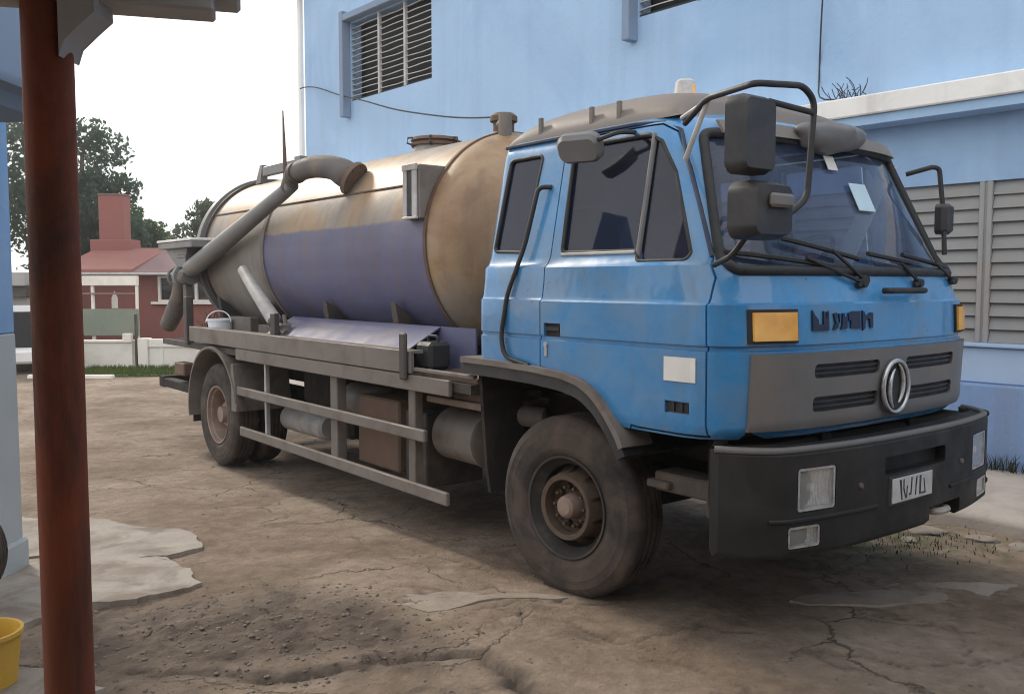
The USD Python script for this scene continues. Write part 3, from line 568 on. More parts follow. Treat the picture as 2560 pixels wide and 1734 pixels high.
def side_y(x, z):
    """|y| of the cab skin at station x"""
    w, x0 = Wz(z), Xz(z) - ACURV
    return np.where(x <= x0, w, w * np.maximum(1 - np.clip((x - x0) / ACURV, 0, 1) ** 3, 0) ** (1 / 3))
def plan(w, xfr, xr, rc=0.09, nf=44):
    pts = []
    for x in np.linspace(xr + rc, xfr - ACURV, 8)[:-1]: pts.append((x, -w))
    for ph in np.linspace(-math.pi / 2, math.pi / 2, nf):
        s, c = math.sin(ph), max(math.cos(ph), 0)
        pts.append((xfr - ACURV + ACURV * c ** (2 / 3), w * math.copysign(abs(s) ** (2 / 3), s)))
    for x in np.linspace(xfr - ACURV, xr + rc, 8)[1:]: pts.append((x, w))
    for a in np.linspace(0, math.pi / 2, 5)[1:]: pts.append((xr + rc - rc * math.sin(a), w - rc + rc * math.cos(a)))
    for a in np.linspace(0, math.pi / 2, 5)[:-1]: pts.append((xr + rc - rc * math.cos(a), -w + rc - rc * math.sin(a)))
    return np.array(pts)
def loft(zs, ws, xs, xr):
    rings = [np.c_[plan(w, x, xr_), np.full(1, z).repeat(len(plan(w, x, xr_)))] for z, w, x, xr_ in zip(zs, ws, xs, xr)]
    n = len(rings[0]); V = np.concatenate(rings); Fc = []
    for i in range(len(rings) - 1):
        for k in range(n):
            a, b = i * n + k, i * n + (k + 1) % n; Fc += [(a, b, b + n), (a, b + n, a + n)]
    c0, c1 = len(V), len(V) + 1; V = np.vstack([V, rings[0].mean(0), rings[-1].mean(0)]); L = (len(rings) - 1) * n
    for k in range(n): Fc += [(c0, (k + 1) % n, k), (c1, L + k, L + (k + 1) % n)]
    return trimesh.Trimesh(V, np.array(Fc), process=False)
XR = [-0.75 + (0.0 if z < 2.6 else (z - 2.6) * 0.8) for z in KZ]
# extra rings so that long spans bend with the skin
outer = to_mf(loft(KZ, KW, KX, XR))
iz = [1.34, 1.6, 1.9, 2.2, 2.5, 2.62]
inner = to_mf(loft(iz, [float(Wz(z)) - 0.05 for z in iz], [float(Xz(z)) - 0.05 for z in iz], [-0.70] * 6))
shell = outer - inner
ARCH = [(-0.15, 1.28), (0.10, 1.265), (0.24, 1.245), (0.36, 1.18), (0.46, 1.085), (0.545, 0.98), (0.56, 0.8)]
shell -= to_mf(prism_y([(-1.0, 1.28)] + ARCH + [(-1.0, 0.8)], -2, 2))
shell -= to_mf(bx(0.5, 1.2, -1.0, 1.0, 0.9, 1.30))     # hollow behind the front
QW = Polygon([(-0.665, 1.965), (-0.375, 1.955), (-0.315, 2.53), (-0.63, 2.525)]).buffer(-0.035).buffer(0.035)
DW = Polygon([(-0.03, 1.945), (0.555, 1.94), (0.575, 1.885), (0.925, 1.885), (0.735, 2.33), (0.62, 2.50), (0.53, 2.545), (-0.05, 2.545)]).buffer(-0.03).buffer(0.03)
for y0, y1 in ((-1.6, -0.85), (0.85, 1.6)):
    shell -= to_mf(prism_y(QW, y0, y1)); shell -= to_mf(prism_y(DW, y0, y1))
WS = Polygon([(-1.045, 1.835), (1.045, 1.835), (0.865, 2.535), (-0.865, 2.535)]).buffer(-0.05).buffer(0.05)
shell -= to_mf(prism_x(WS, 0.25, 2.0))
RW = Polygon([(-0.7, 1.95), (0.7, 1.95), (0.65, 2.45), (-0.65, 2.45)]).buffer(-0.05).buffer(0.05)
DOOR = Polygon([(-0.12, 1.3)] + ARCH[1:6] + [(0.60, 1.05), (0.64, 1.045), (1.065, 1.045), (1.07, 1.45), (1.062, 1.80), (0.80, 2.35), (0.69, 2.545), (0.60, 2.592), (-0.118, 2.592)])
doors = []
for sgn in (-1, 1):
    reg = to_mf(prism_y(DOOR.buffer(-0.005), sgn * 0.6, sgn * 1.6)); cut = to_mf(prism_y(DOOR.buffer(0.004), sgn * 0.6, sgn * 1.6))
    keep = to_mf(bx(-1, 1.2, sgn * 0.8, sgn * 1.6, 0.9, 2.8))
    d = shell ^ reg ^ keep
    doors.append(d); shell = shell - (cut ^ keep)
shell -= to_mf(prism_y(Polygon([(0.845, 1.15), (0.985, 1.145), (0.985, 1.20), (0.845, 1.20)]), -1.3, -1.175))
cab = tp('cab_body', shell, 'cab_paint')
for i, d in enumerate(doors):
    dm = d
    if i == 0:
        dm = d - to_mf(bx(-0.085, 0.055, -1.3, -1.162, 1.475, 1.55))
        dm -= to_mf(bx(0.835, 0.985, -1.3, -1.165, 1.145, 1.205))
    dp = tp('door', dm, 'cab_paint')
    sg = (-1, 1)[i]
    # glazing, seals
    def pane(poly, off, name, material='window_glass', parent=dp):
        xs, zs = np.array(poly.exterior.coords)[:-1].T
        m = trimesh.creation.extrude_polygon(poly, 0.006, engine='earcut'); v = m.vertices.copy()
        yb = np.array([float(Wz(z)) for z in v[:, 1]])
        # a flat pane: interpolate between belt and header
        yb = np.interp(v[:, 1], [1.88, 2.6], [float(Wz(1.90)), float(Wz(2.56))])
        m.vertices = np.stack([v[:, 0], sg * (yb - off + v[:, 2]), v[:, 1]], 1)
        if sg > 0: m.invert()
        return obj(name, m, material, parent, False)
    main = DW.intersection(sbox(-1, 1.5, 0.545, 3)); vent = DW.intersection(sbox(0.585, 1.5, 2, 3))
    pane(main, 0.03, 'glass'); pane(vent, 0.03, 'vent_glass')
    def seal(poly, rad, name, material, parent, off=0.008):
        c = np.array(poly.exterior.segmentize(0.05).coords); pts = np.stack([c[:, 0], sg * (np.array([float(side_y(x, z)) for x, z in c]) - off), c[:, 1]], 1)
        return obj(name, tube(pts, rad, 6, caps=False), material, parent, True)
    seal(DW, 0.013, 'window_seal', 'seal', dp)
    obj('divider_bar', tube([(0.565, sg * (float(Wz(1.9)) - 0.015), 1.89), (0.565, sg * (float(Wz(2.54)) - 0.012), 2.545)], 0.015, 8), 'grey_plastic', dp)
    obj('sill_trim', bx(-0.03, 0.55, sg * (float(Wz(1.935)) - 0.02), sg * (float(Wz(1.935)) + 0.010), 1.925, 1.943, 0.004), 'pale_metal', dp)
    if i == 0:
        obj('handle', cat([bx(-0.07, 0.045, -1.180, -1.168, 1.505, 1.53, 0.004), bx(-0.085, 0.055, -1.163, -1.158, 1.475, 1.55)]), 'seal', dp)
        obj('lock', cat([lathe([(0, -0.006), (0.014, -0.006), (0.014, 0.006), (0, 0.006)], 'y', 14, (-0.085 + 0.02, -1.186, 1.43)), bx(-0.075, -0.055, -1.190, -1.181, 1.36, 1.42, 0.003)]), 'pale_metal', dp)
        obj('sticker', prism_y(Polygon([(0.835, 1.31), (1.02, 1.295), (1.02, 1.415), (0.835, 1.425)]), -1.1885, -1.1845) if False else (lambda: (lambda pts: trimesh.Trimesh(np.array([(x, -(float(side_y(x, z)) + o), z) for o in (0.004, 0.001) for x, z in pts]), np.array([(a, a + 1, a + 8) for a in range(7)] + [(a + 1, a + 9, a + 8) for a in range(7)] + [(16 + a, 16 + a + 8, 17 + a) for a in range(7)] + [(17 + a, 24 + a, 25 + a) for a in range(7)]), process=False))([(x, 1.302) for x in np.linspace(0.83, 1.02, 8)] + [(x, 1.420) for x in np.linspace(0.83, 1.02, 8)]))(), 'white_paper', dp, False, 'white square sticker on the door')
        obj('vent_grille', cat([bx(0.84, 0.98, -1.170, -1.163, 1.150, 1.20)] + [bx(x, x + 0.012, -1.178, -1.169, 1.150, 1.20) for x in (0.882, 0.935)]), 'seal', dp)
sg = -1
for sg in (-1, 1):
    m = trimesh.creation.extrude_polygon(QW, 0.006, engine='earcut'); v = m.vertices.copy(); yb = np.interp(v[:, 1], [1.88, 2.6], [float(Wz(1.90)), float(Wz(2.56))])
    m.vertices = np.stack([v[:, 0], sg * (yb - 0.025 + v[:, 2]), v[:, 1]], 1)
    q = tp('quarter_window', m, 'window_glass', smooth=False)
    c = np.array(QW.exterior.segmentize(0.05).coords); pts = np.stack([c[:, 0], sg * (np.array([float(Wz(z)) for z in c[:, 1]]) - 0.006), c[:, 1]], 1)
    obj('window_seal', tube(pts, 0.013, 6, caps=False), 'seal', q, True)
# windscreen
ys = np.linspace(-1.04, 1.04, 53); zs = np.linspace(1.835, 2.535, 18); V = []
for z in zs:
    hw = np.interp(z, [1.835, 2.535], [1.045, 0.865])
    for y in ys: V.append((float(surf_x(y / 1.04 * hw, z)) - 0.022, y / 1.04 * hw, z))
nn = len(ys); Fq = [f for i in range(len(zs) - 1) for k in range(nn - 1) for f in ((i * nn + k, i * nn + k + 1, (i + 1) * nn + k + 1), (i * nn + k, (i + 1) * nn + k + 1, (i + 1) * nn + k))]
wsp = tp('windscreen', trimesh.Trimesh(np.array(V), np.array(Fq), process=False), 'windscreen_glass', smooth=True)
c = np.array(WS.exterior.segmentize(0.04).coords)
obj('rubber_surround', tube(np.stack([surf_x(c[:, 0], c[:, 1]) + 0.002, c[:, 0], c[:, 1]], 1), 0.026, 8, caps=False), 'seal', wsp, True)
def skin(y0, y1, z0, z1, off, ny=12, nz=6, thick=0.006):
    """a thin plate that follows the cab front"""
    V = []
    for o in (off, off - thick):
        for z in np.linspace(z0, z1, nz):
            for y in np.linspace(y0, y1, ny): V.append((float(surf_x(y, z)) + o, y, z))
    Fc = []; q = ny * nz
    for i in range(nz - 1):
        for k in range(ny - 1):
            a = i * ny + k; Fc += [(a, a + 1, a + ny + 1), (a, a + ny + 1, a + ny), (q + a, q + a + ny + 1, q + a + 1), (q + a, q + a + ny, q + a + ny + 1)]
    edge = [i for i in range(ny)] + [ny * (i + 1) - 1 for i in range(1, nz)] + [ny * nz - 1 - i for i in range(1, ny)] + [ny * i for i in range(nz - 2, 0, -1)]
    for a, b in zip(edge, edge[1:] + edge[:1]): Fc += [(a, q + a, q + b), (a, q + b, b)]
    return trimesh.Trimesh(np.array(V), np.array(Fc), process=False)
obj('inspection_sticker', xf(skin(0.085, 0.25, 2.17, 2.325, 0, 8, 8), (0, 0, 0)), 'sticker_pale', wsp, True, 'pale rounded sticker low on the windscreen')
obj('flag_sticker', skin(-0.06, 0.03, 2.39, 2.47, 0.0, 4, 4), 'white_paper', wsp, True)
for nm in ():
    pass
# roof
def roof_cap():
    zs_, V = [], []
    nxr, nyr = 40, 34
    xs = np.linspace(-0.745, 0.68, nxr); ys = np.sin(np.linspace(-1, 1, nyr) * math.pi / 2) * 0.93
    for x in xs:
        for y in ys:
            a = abs((x + 0.0325) / 0.7126) ** 4; b = abs(y / 0.93) ** 3.0
            V.append((x, y, 2.63 + 0.245 * max((1 - a) * (1 - b), 0) ** 0.42 * (1 - 0.12 * max(x - 0.1, 0))))
    Fc = [f for i in range(nxr - 1) for k in range(nyr - 1) for f in ((i * nyr + k, (i + 1) * nyr + k, (i + 1) * nyr + k + 1), (i * nyr + k, (i + 1) * nyr + k + 1, i * nyr + k + 1))]
    return trimesh.Trimesh(np.array(V), np.array(Fc), process=False)
rc = tp('roof_panel', roof_cap(), 'roof_grey', smooth=True)
for x in (-0.45, 0.0, 0.22): obj('roof_strap', bx(x, x + 0.025, -0.925, -0.90, 2.66, 2.77, 0.003), 'steel_dusty', rc)
obj('rain_gutter', tube([(-0.70, -0.972, 2.612), (-0.1, -0.975, 2.614), (0.42, -0.972, 2.612), (0.60, -0.94, 2.60), (0.70, -0.93, 2.55), (0.79, -0.99, 2.40), (0.93, -1.05, 2.15), (1.05, -1.10, 1.90)], 0.011, 6), 'letter_blue', cab)
# sun visor of grey cloth at the top of the windscreen
b = trimesh.creation.icosphere(subdivisions=4, radius=1.0); v = b.vertices
v = v * np.array([0.09, 0.31, 0.10]) * np.where(v[:, 2:3] > 0, np.array([1, 1, 0.55]), np.array([1, 1, 1.0])); v += (meshkit.fbm(v * 7, 3, 2) - 0.5)[:, None] * 0.05
b.vertices = v + np.array([0.97, -0.03, 2.585])
tp('visor_bolster', b, 'grey_plastic', smooth=True)
tp('sun_visor', cat([xf(skin(-0.80, 0.80, 2.53, 2.60, 0.05, 24, 3, 0.02))]), 'roof_grey', smooth=40)
bc = tp('beacon', cat([lathe([(0, 0), (0.075, 0), (0.075, 0.02), (0.066, 0.05), (0.058, 0.115), (0.04, 0.13), (0, 0.132)], 'z', 24, (0.11, -0.24, 2.865))]), 'plate_paint')
obj('beacon_lens', lathe([(0, 0.02), (0.076, 0.02), (0.070, 0.05), (0.064, 0.09), (0, 0.09)], 'z', 5, (0.115, -0.235, 2.865)), 'amber_lens', bc)
obj('beacon_base', lathe([(0, -0.03), (0.085, -0.03), (0.085, 0.012), (0, 0.012)], 'z', 20, (0.11, -0.24, 2.86)), 'rust_brown', bc)
# front panel pieces
GP = Polygon([(-1.0, 1.075), (1.0, 1.075), (1.02, 1.44), (-0.98, 1.44)])
gp = skin(-1.01, 1.01, 1.072, 1.442, 0.022, 60, 14, 0.018)
gpm = to_mf(gp)
slots = []
for (z0, z1) in ((1.315, 1.385), (1.15, 1.225)):
    for (a, b_) in ((-0.66, -0.13), (0.13, 0.70)):
        s = sbox(a, z0, b_, z1).buffer(-0.025).buffer(0.025); gpm -= to_mf(prism_x(s, 0.8, 1.6)); slots.append((a, b_, z0, z1))
grille = tp('grille_panel', gpm, 'grey_plastic')
for (a, b_, z0, z1) in slots:
    s = obj('slot', skin(a - 0.02, b_ + 0.02, z0 - 0.015, z1 + 0.015, 0.0025, 16, 3, 0.0015), 'seal', grille)
    for q in (0.33, 0.67):
        z = z0 + (z1 - z0) * q; obj('slot_bar', skin(a, b_, z - 0.006, z + 0.006, 0.012, 14, 2, 0.008), 'black_plastic', grille)
# emblem
ex, ez = float(surf_x(0.0, 1.25)) + 0.045, 1.237
em = []
ph = np.linspace(0, 2 * math.pi, 49)
ring = np.stack([np.full(49, ex), 0.122 * np.cos(ph), ez + 0.135 * np.sin(ph)], 1)
emb = tp('emblem', tube(ring, 0.013, 8, caps=False), 'chrome', smooth=True)
for s in (1, -1):
    t = np.linspace(-1.15, 1.25, 24)
    cy = s * (0.050 * np.cos(t * 1.25)) + 0.016 * s; cz = ez + 0.112 * np.sin(t * 0.95) + s * 0.012
    rad = 0.004 + 0.010 * np.sin((t + 1.15) / 2.4 * math.pi) ** 0.8
    obj('swallow', tube(np.stack([np.full(24, ex + 0.002), cy, cz], 1), rad, 8), 'chrome', emb, True)
obj('emblem_back', lathe([(0, -0.012), (0.115, -0.012), (0.115, 0.0), (0, 0.0)], 'x', 32, (ex - 0.008, 0, ez)), 'seal', emb)
# indicator lamps
for sg in (-1, 1):
    y0, y1 = (-1.025, -0.765) if sg < 0 else (0.765, 1.025)
    fr = skin(y0, y1, 1.49, 1.652, 0.014, 12, 5, 0.012)
    ip = tp('indicator_lamp', fr, 'seal', label='amber indicator lamp beside the front lettering' if sg < 0 else None)
    obj('lens', skin(y0 + 0.016, y1 - 0.016, 1.504, 1.638, 0.026, 12, 5, 0.014), 'amber_lens', ip)
# blocky lettering, cut from strokes as they read in the photograph
def strokes_mesh(polys, y0, y1, z0, z1, off, th):
    """polys in unit box coordinates (u right in the picture = +y, v up)"""
    out = []
    for poly in polys:
        g = Polygon(poly).buffer(0)
        for q in parts(g):
            m = trimesh.creation.extrude_polygon(q, 1.0, engine='earcut'); v = m.vertices; y = y0 + (y1 - y0) * v[:, 0]; z = z0 + (z1 - z0) * v[:, 1]
            x = np.array([float(surf_x(a, b)) for a, b in zip(y, z)]) + off + v[:, 2] * th
            m.vertices = np.stack([x, y, z], 1); out.append(m)
    return out
LET = [[(0, 1), (.03, .8), (.09, .55), (.1, .3), (.17, .3), (.175, .95), (.2, .9), (.225, .5), (.235, .9), (.26, .95), (.262, 0), (0, 0)],
       [(.34, .8), (.40, .85), (.385, .5), (.425, .3), (.41, .1), (.36, 0), (.33, .02), (.37, .35), (.355, .6)],
       [(.43, .8), (.455, .8), (.445, .35)], [(.50, .82), (.53, .82), (.54, .58), (.585, .65), (.575, .05), (.46, .02), (.49, .25)],
       [(.60, .80), (.68, .9), (.82, .9), (.82, .02), (.64, .05), (.65, .45), (.61, .45)],
       [(.87, .92), (.91, .85), (.93, .65), (1.0, .70), (1.02, .80), (1.08, .80), (1.075, .02), (1.02, .02), (1.01, .5), (.93, .5), (.92, .03), (.87, -.08)]]
tp('lettering', cat(strokes_mesh(LET, -0.665, -0.215, 1.545, 1.645, 0.002, 0.008)), 'letter_blue', smooth=False, label='dark blocky lettering on the cab front')
obj('front_handle', tube(bend([(1.315, -0.05, 1.735), (1.36, -0.05, 1.735), (1.36, 0.30, 1.735), (1.315, 0.30, 1.735)], 0.03), 0.016, 8), 'seal', cab)
# wipers
def wiper(piv, elbow, b0, b1, parent):
    ex_ = lambda y, z, o: (float(surf_x(y, z)) + o, y, z)
    p = obj('wiper_arm', cat([tube([ex_(*piv, 0.03), ex_(*elbow, 0.045)], 0.010, 6), tube([ex_(piv[0] - 0.05, piv[1] - 0.012, 0.02), ex_(*piv, 0.03)], 0.014, 6), lathe([(0, 0), (0.028, 0), (0.022, 0.04), (0, 0.04)], 'x', 12, ex_(*piv, 0.005))]), 'seal', truck)
    ts = np.linspace(0, 1, 8); obj('wiper_blade', tube([ex_(b0[0] + (b1[0] - b0[0]) * t, b0[1] + (b1[1] - b0[1]) * t, 0.018) for t in ts], 0.013, 6), 'seal', p)
wiper((-0.22, 1.775), (-0.62, 1.90), (-1.02, 1.925), (-0.30, 1.845), wsp)
wiper((-0.20, 1.79), (-0.40, 1.94), (-0.70, 1.995), (-0.16, 1.90), wsp)
wiper((0.34, 1.775), (0.20, 1.88), (-0.05, 1.93), (0.36, 1.885), wsp)
wiper((0.88, 1.79), (0.62, 1.89), (0.30, 1.93), (0.88, 1.86), wsp)
# bumper
def bump_x(y): return 1.50 - 0.10 * np.abs(y / 1.0) ** 2.6 - 0.22 * np.clip((np.abs(y) - 0.95) / 0.27, 0, 1) ** 2
ybs = np.linspace(-1.185, 1.185, 73)
bd_ = lambda y: 0.16 - 0.11 * min(max((abs(y) - 0.9) / 0.25, 0), 1)
prof = lambda y: [(0.0, 0.985), (-0.02, 1.0), (-bd_(y), 1.005), (-bd_(y), 0.53), (-0.03, 0.50), (0.0, 0.53)]
V, Fc = [], []
for y in ybs:
    lowcut = 0.0
    for (dx, z) in prof(y): V.append((float(bump_x(y)) + dx, y, z))
m_ = 6
for i in range(len(ybs) - 1):
    for q in range(m_):
        a, b_ = i * m_ + q, i * m_ + (q + 1) % m_; Fc += [(a, b_, b_ + m_), (a, b_ + m_, a + m_)]
Fc += [(0, k + 1, k) for k in range(1, 5)]; e = (len(ybs) - 1) * m_; Fc += [(e, e + k, e + k + 1) for k in range(1, 5)]
bm = trimesh.Trimesh(np.array(V), np.array(Fc), process=False); bm.fix_normals()
bmf = to_mf(bm)
holes = [('head', -0.92, -0.675, 0.715, 0.925), ('head', 0.675, 0.92, 0.715, 0.925), ('fog', -0.97, -0.77, 0.545, 0.655), ('fog', 0.77, 0.97, 0.545, 0.655)]
for _, a, b_, z0, z1 in holes: bmf -= to_mf(prism_x(sbox(a, z0, b_, z1).buffer(-0.02).buffer(0.02), 1.40 if True else 0, 1.7))
bmf -= to_mf(prism_x(sbox(-0.30, 0.825, 0.30, 0.915).buffer(-0.02).buffer(0.02), 1.44, 1.7))
bmf -= to_mf(prism_x(sbox(0.14, 0.44, 0.50, 0.60), 1.2, 1.7))
bumper = tp('bumper', bmf, 'bumper_black')
obj('bumper_lip', tube(np.stack([bump_x(ybs) - 0.025, ybs, np.full(73, 1.006)], 1), 0.018, 6), 'grey_plastic', bumper, True)
for kk, a, b_, z0, z1 in holes:
    yc = (a + b_) / 2; x = float(bump_x(yc)); sl = (float(bump_x(b_)) - float(bump_x(a))) / (b_ - a)
    fr_ = sbox(-(b_ - a) / 2 + 0.004, z0 + 0.004, (b_ - a) / 2 - 0.004, z1 - 0.004).buffer(-0.015).buffer(0.015)
    body = prism_x(fr_.difference(fr_.buffer(-0.012)), -0.03, -0.004); refl = prism_x(fr_.buffer(-0.010), -0.055, -0.045)
    lens = prism_x(fr_.buffer(-0.011), -0.016, -0.010); ang = math.atan(-sl)
    hl = tp('headlight' if kk == 'head' else 'fog_lamp', xf(body, (x, yc, 0), rz=ang), 'chrome')
    wave = []
    V = []; ny_, nz_ = 26, 9
    w_ = (b_ - a) / 2 - 0.016
    for i in range(ny_):
        for k in range(nz_):
            yy = -w_ + 2 * w_ * i / (ny_ - 1); zz = z0 + 0.016 + (z1 - z0 - 0.032) * k / (nz_ - 1)
            V.append((-0.05 + 0.022 * ((yy / w_) ** 2 + ((zz - (z0 + z1) / 2) / ((z1 - z0) / 2)) ** 2) / 2 + 0.004 * (i % 2), yy, zz))
    Fr = [f for i in range(ny_ - 1) for k in range(nz_ - 1) for f in ((i * nz_ + k, (i + 1) * nz_ + k, (i + 1) * nz_ + k + 1), (i * nz_ + k, (i + 1) * nz_ + k + 1, i * nz_ + k + 1))]
    obj('reflector', xf(trimesh.Trimesh(np.array(V), np.array(Fr), process=False), (x, yc, 0), rz=ang), 'lamp_reflector', hl)
    if kk == 'head': obj('bulb', lathe([(0, -0.045), (0.022, -0.045), (0.020, -0.026), (0, -0.022)], 'x', 14, (x, yc, (z0 + z1) / 2)), 'slab_white', hl)
    obj('lens', xf(lens, (x, yc, 0), rz=ang), 'lamp_glass', hl)
def bskin(y0, y1, z0, z1, th, n=24):
    V, Fc = [], []
    for y in np.linspace(y0, y1, n):
        x = float(bump_x(y)) + 0.001
        V += [(x, y, z0), (x + th, y, z0 + th), (x + th, y, z1 - th), (x, y, z1)]
    for i in range(n - 1):
        for k in range(3): a_ = i * 4 + k; Fc += [(a_, a_ + 4, a_ + 5), (a_, a_ + 5, a_ + 1)]
    t = trimesh.Trimesh(np.array(V), np.array(Fc), process=False); t.invert(); return t
obj('bumper_ridge', bskin(-1.05, -0.36, 0.668, 0.692, 0.007), 'bumper_black', bumper, False); obj('bumper_ridge', bskin(0.36, 1.05, 0.668, 0.692, 0.007), 'bumper_black', bumper, False)
for y in (-0.50, 0.50): obj('bumper_bolt', lathe([(0, 0), (0.016, 0), (0.012, 0.012), (0, 0.012)], 'x', 10, (float(bump_x(y)), y, 0.80)), 'steel_dusty', bumper)
# number plate with its worn strokes
pl = tp('number_plate', bx(1.503, 1.511, -0.25, 0.14, 0.675, 0.80, 0.002), 'plate_paint')
PS = [[(.16, .95), (.20, .95), (.235, .05), (.215, .05)], [(.255, .95), (.275, .95), (.275, .55), (.33, .08), (.31, .08), (.255, .5)], [(.345, .62), (.36, .62), (.345, .1), (.325, .1)],
      [(.45, .95), (.475, .95), (.455, .2), (.40, .18), (.40, .25), (.435, .27)], [(.57, .9), (.60, .95), (.565, .12), (.55, .12)], [(.66, .95), (.70, .95), (.69, .12), (.66, .1)], [(.69, .12), (.69, .18), (.80, .16), (.80, .1)], [(.76, .80), (.775, .80), (.82, .12), (.80, .1)]]
lt = []
for s_ in PS: lt.append(prism_x(Polygon([(-0.25 + 0.39 * u_, 0.680 + 0.115 * v_) for u_, v_ in s_]), 1.5112, 1.5135))
obj('plate_characters', cat(lt), 'ink', pl, False)
obj('plate_bracket', bx(1.44, 1.5025, -0.27, 0.16, 0.66, 0.812, 0.004), 'black_plastic', pl)
tp('tow_hook', cat([tube(bend([(1.38, 0.22, 0.56), (1.50, 0.22, 0.56), (1.50, 0.36, 0.56), (1.38, 0.36, 0.56)], 0.05), 0.02, 8)]), 'pale_metal')
# the bumper's far end bracket
tp('bumper_bracket', tube(bend([(1.25, 1.20, 0.97), (1.27, 1.27, 0.97), (1.17, 1.29, 0.97), (1.17, 1.29, 0.56), (1.28, 1.24, 0.56)], 0.03), 0.022, 8), 'bumper_black')
# wheel arch flare, liner, mudflaps
for sg in (-1, 1):
    path = LineString([(-0.86, 1.295), (-0.5, 1.292), (-0.15, 1.285), (0.10, 1.268), (0.25, 1.24), (0.37, 1.175), (0.465, 1.085), (0.55, 0.98), (0.575, 0.93)])
    path = LineString(np.array(bend([(*p, 0) for p in path.coords], 0.05, 4))[:, :2])
    outer_ = path.buffer(0.017, cap_style='flat'); fl = prism_y(outer_, sg * 1.0, sg * 1.225)
    fp = tp('wheel_arch_flare', fl, 'steel_dusty', smooth=35)
    low = affinity.translate(path, -0.018, -0.055).buffer(0.034, cap_style='flat')
    obj('arch_rubber', prism_y(low, sg * 0.55, sg * 1.205), 'black_plastic', fp, 35)
    tp('mudflap', prism_y(Polygon([(-0.83, 1.20), (-0.80, 1.20), (-0.74, 0.62), (-0.70, 0.45), (-0.73, 0.45), (-0.77, 0.62)]), sg * 0.78, sg * 1.10), 'chassis_black')
# steps / bracket between door and bumper
tp('step_bracket', cat([bx(0.62, 1.22, -1.02, -0.85, 0.70, 0.80, 0.01), bx(0.98, 1.05, -1.04, -0.90, 0.62, 0.82, 0.01), tube([(1.04, -1.0, 0.80), (1.04, -1.0, 1.0)], 0.018, 8), lathe([(0, 0), (0.045, 0), (0.03, 0.03), (0, 0.03)], 'z', 14, (1.04, -1.0, 0.985)), bx(0.6, 0.75, -1.06, -0.7, 0.72, 0.76, 0.008)]), 'steel_dark')
# cab interior
tp('dashboard', cat([bx(0.55, 1.05, -1.02, 1.02, 1.42, 1.80, 0.06)]), 'interior_trim')
tp('steering_wheel', xf(trimesh.creation.torus(0.235, 0.018, 36, 10), (0.42, 0.5, 1.93), ry=-0.6), 'interior_trim', smooth=True)
for y in (-0.55, 0.5):
    s = tp('seat', bx(-0.30, 0.22, y - 0.25, y + 0.25, 1.50, 1.66, 0.05), 'seat_cloth')
    obj('backrest', xf(bx(-0.06, 0.06, -0.25, 0.25, 0, 0.62, 0.05), (-0.33, y, 1.62), ry=-0.15), 'seat_cloth', s)
    obj('headrest', xf(bx(-0.05, 0.05, -0.15, 0.15, 0, 0.20, 0.045), (-0.43, y, 2.27), ry=-0.1), 'seat_cloth', s)
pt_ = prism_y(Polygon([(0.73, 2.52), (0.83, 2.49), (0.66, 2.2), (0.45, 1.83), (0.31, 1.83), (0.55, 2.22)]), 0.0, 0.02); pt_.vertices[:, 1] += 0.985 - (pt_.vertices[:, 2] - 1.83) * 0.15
tp('pale_band_strip', pt_, 'bucket_white', smooth=False)  # pale slanted strip added inside the cab to draw the bright windscreen band
tp('cab_floor', bx(-0.68, 0.9, -1.0, 1.0, 1.345, 1.40), 'interior_trim', smooth=False)
tp('sleeper_panel', bx(-0.69, -0.60, -1.0, 1.0, 1.40, 1.94, 0.02), 'seat_cloth')
# mirrors
mir = tp('mirror_arm', cat([tube(bend([(0.80, -1.02, 2.56), (1.02, -1.12, 2.635), (1.40, -1.26, 2.625), (1.41, -0.93, 2.655), (1.41, -0.84, 2.60), (1.41, -0.88, 2.16), (1.40, -1.02, 2.07), (1.39, -1.2, 2.06)], 0.05), 0.015, 8),
     tube([(1.40, -1.16, 2.56), (1.41, -0.86, 2.545)], 0.014, 8), tube(bend([(1.39, -1.2, 2.06), (1.25, -1.2, 1.90), (1.08, -1.12, 1.86)], 0.05), 0.014, 8)]), 'seal', smooth=True)
obj('stay', cat([tube([(0.79, -1.03, 2.585), (1.01, -1.10, 2.63)], 0.013, 8), tube([(1.01, -1.10, 2.63), (0.84, -1.06, 2.375)], 0.013, 8)]), 'pale_metal', mir, True)
def rbox(w, h, d, r, loc):   # y width, z height, x depth, rounded in y and z, domed on the front
    s = sbox(-w / 2, -h / 2, w / 2, h / 2).buffer(-r).buffer(r)
    ms = [CrossSection([np.array(s.buffer(-q).exterior.coords)[:-1]]) for q in (0,)]
    a = to_mf(prism_x(s, -d / 2, d * 0.1)); b2 = to_mf(prism_x(s.buffer(-0.02), -d / 2, d / 2))
    return xf(to_tm(Manifold.batch_hull([a, b2])), loc)
m1 = obj('mirror', rbox(0.235, 0.33, 0.10, 0.05, (1.40, -1.275, 2.405)), 'black_plastic', truck)
obj('mirror_face', bx(1.345, 1.349, -1.38, -1.17, 2.26, 2.55), 'chrome', m1)
obj('mirror_frame', bx(1.36, 1.42, -1.162, -1.13, 2.26, 2.56, 0.012), 'grey_plastic', m1)
m2 = obj('mirror', rbox(0.29, 0.25, 0.14, 0.06, (1.39, -1.185, 2.09)), 'black_plastic', truck)
obj('mirror_face', bx(1.313, 1.317, -1.31, -1.06, 1.99, 2.19), 'chrome', m2)
obj('mirror_clamp', bx(1.46, 1.49, -1.24, -1.08, 2.10, 2.16, 0.012), 'grey_plastic', m2)
obj('mirror', xf(rbox(0.26, 0.16, 0.07, 0.06, (0, 0, 0)), (0.16, -1.14, 2.50), rz=-1.2, ry=0.5), 'grey_plastic', truck, label='small round kerb mirror above the door')
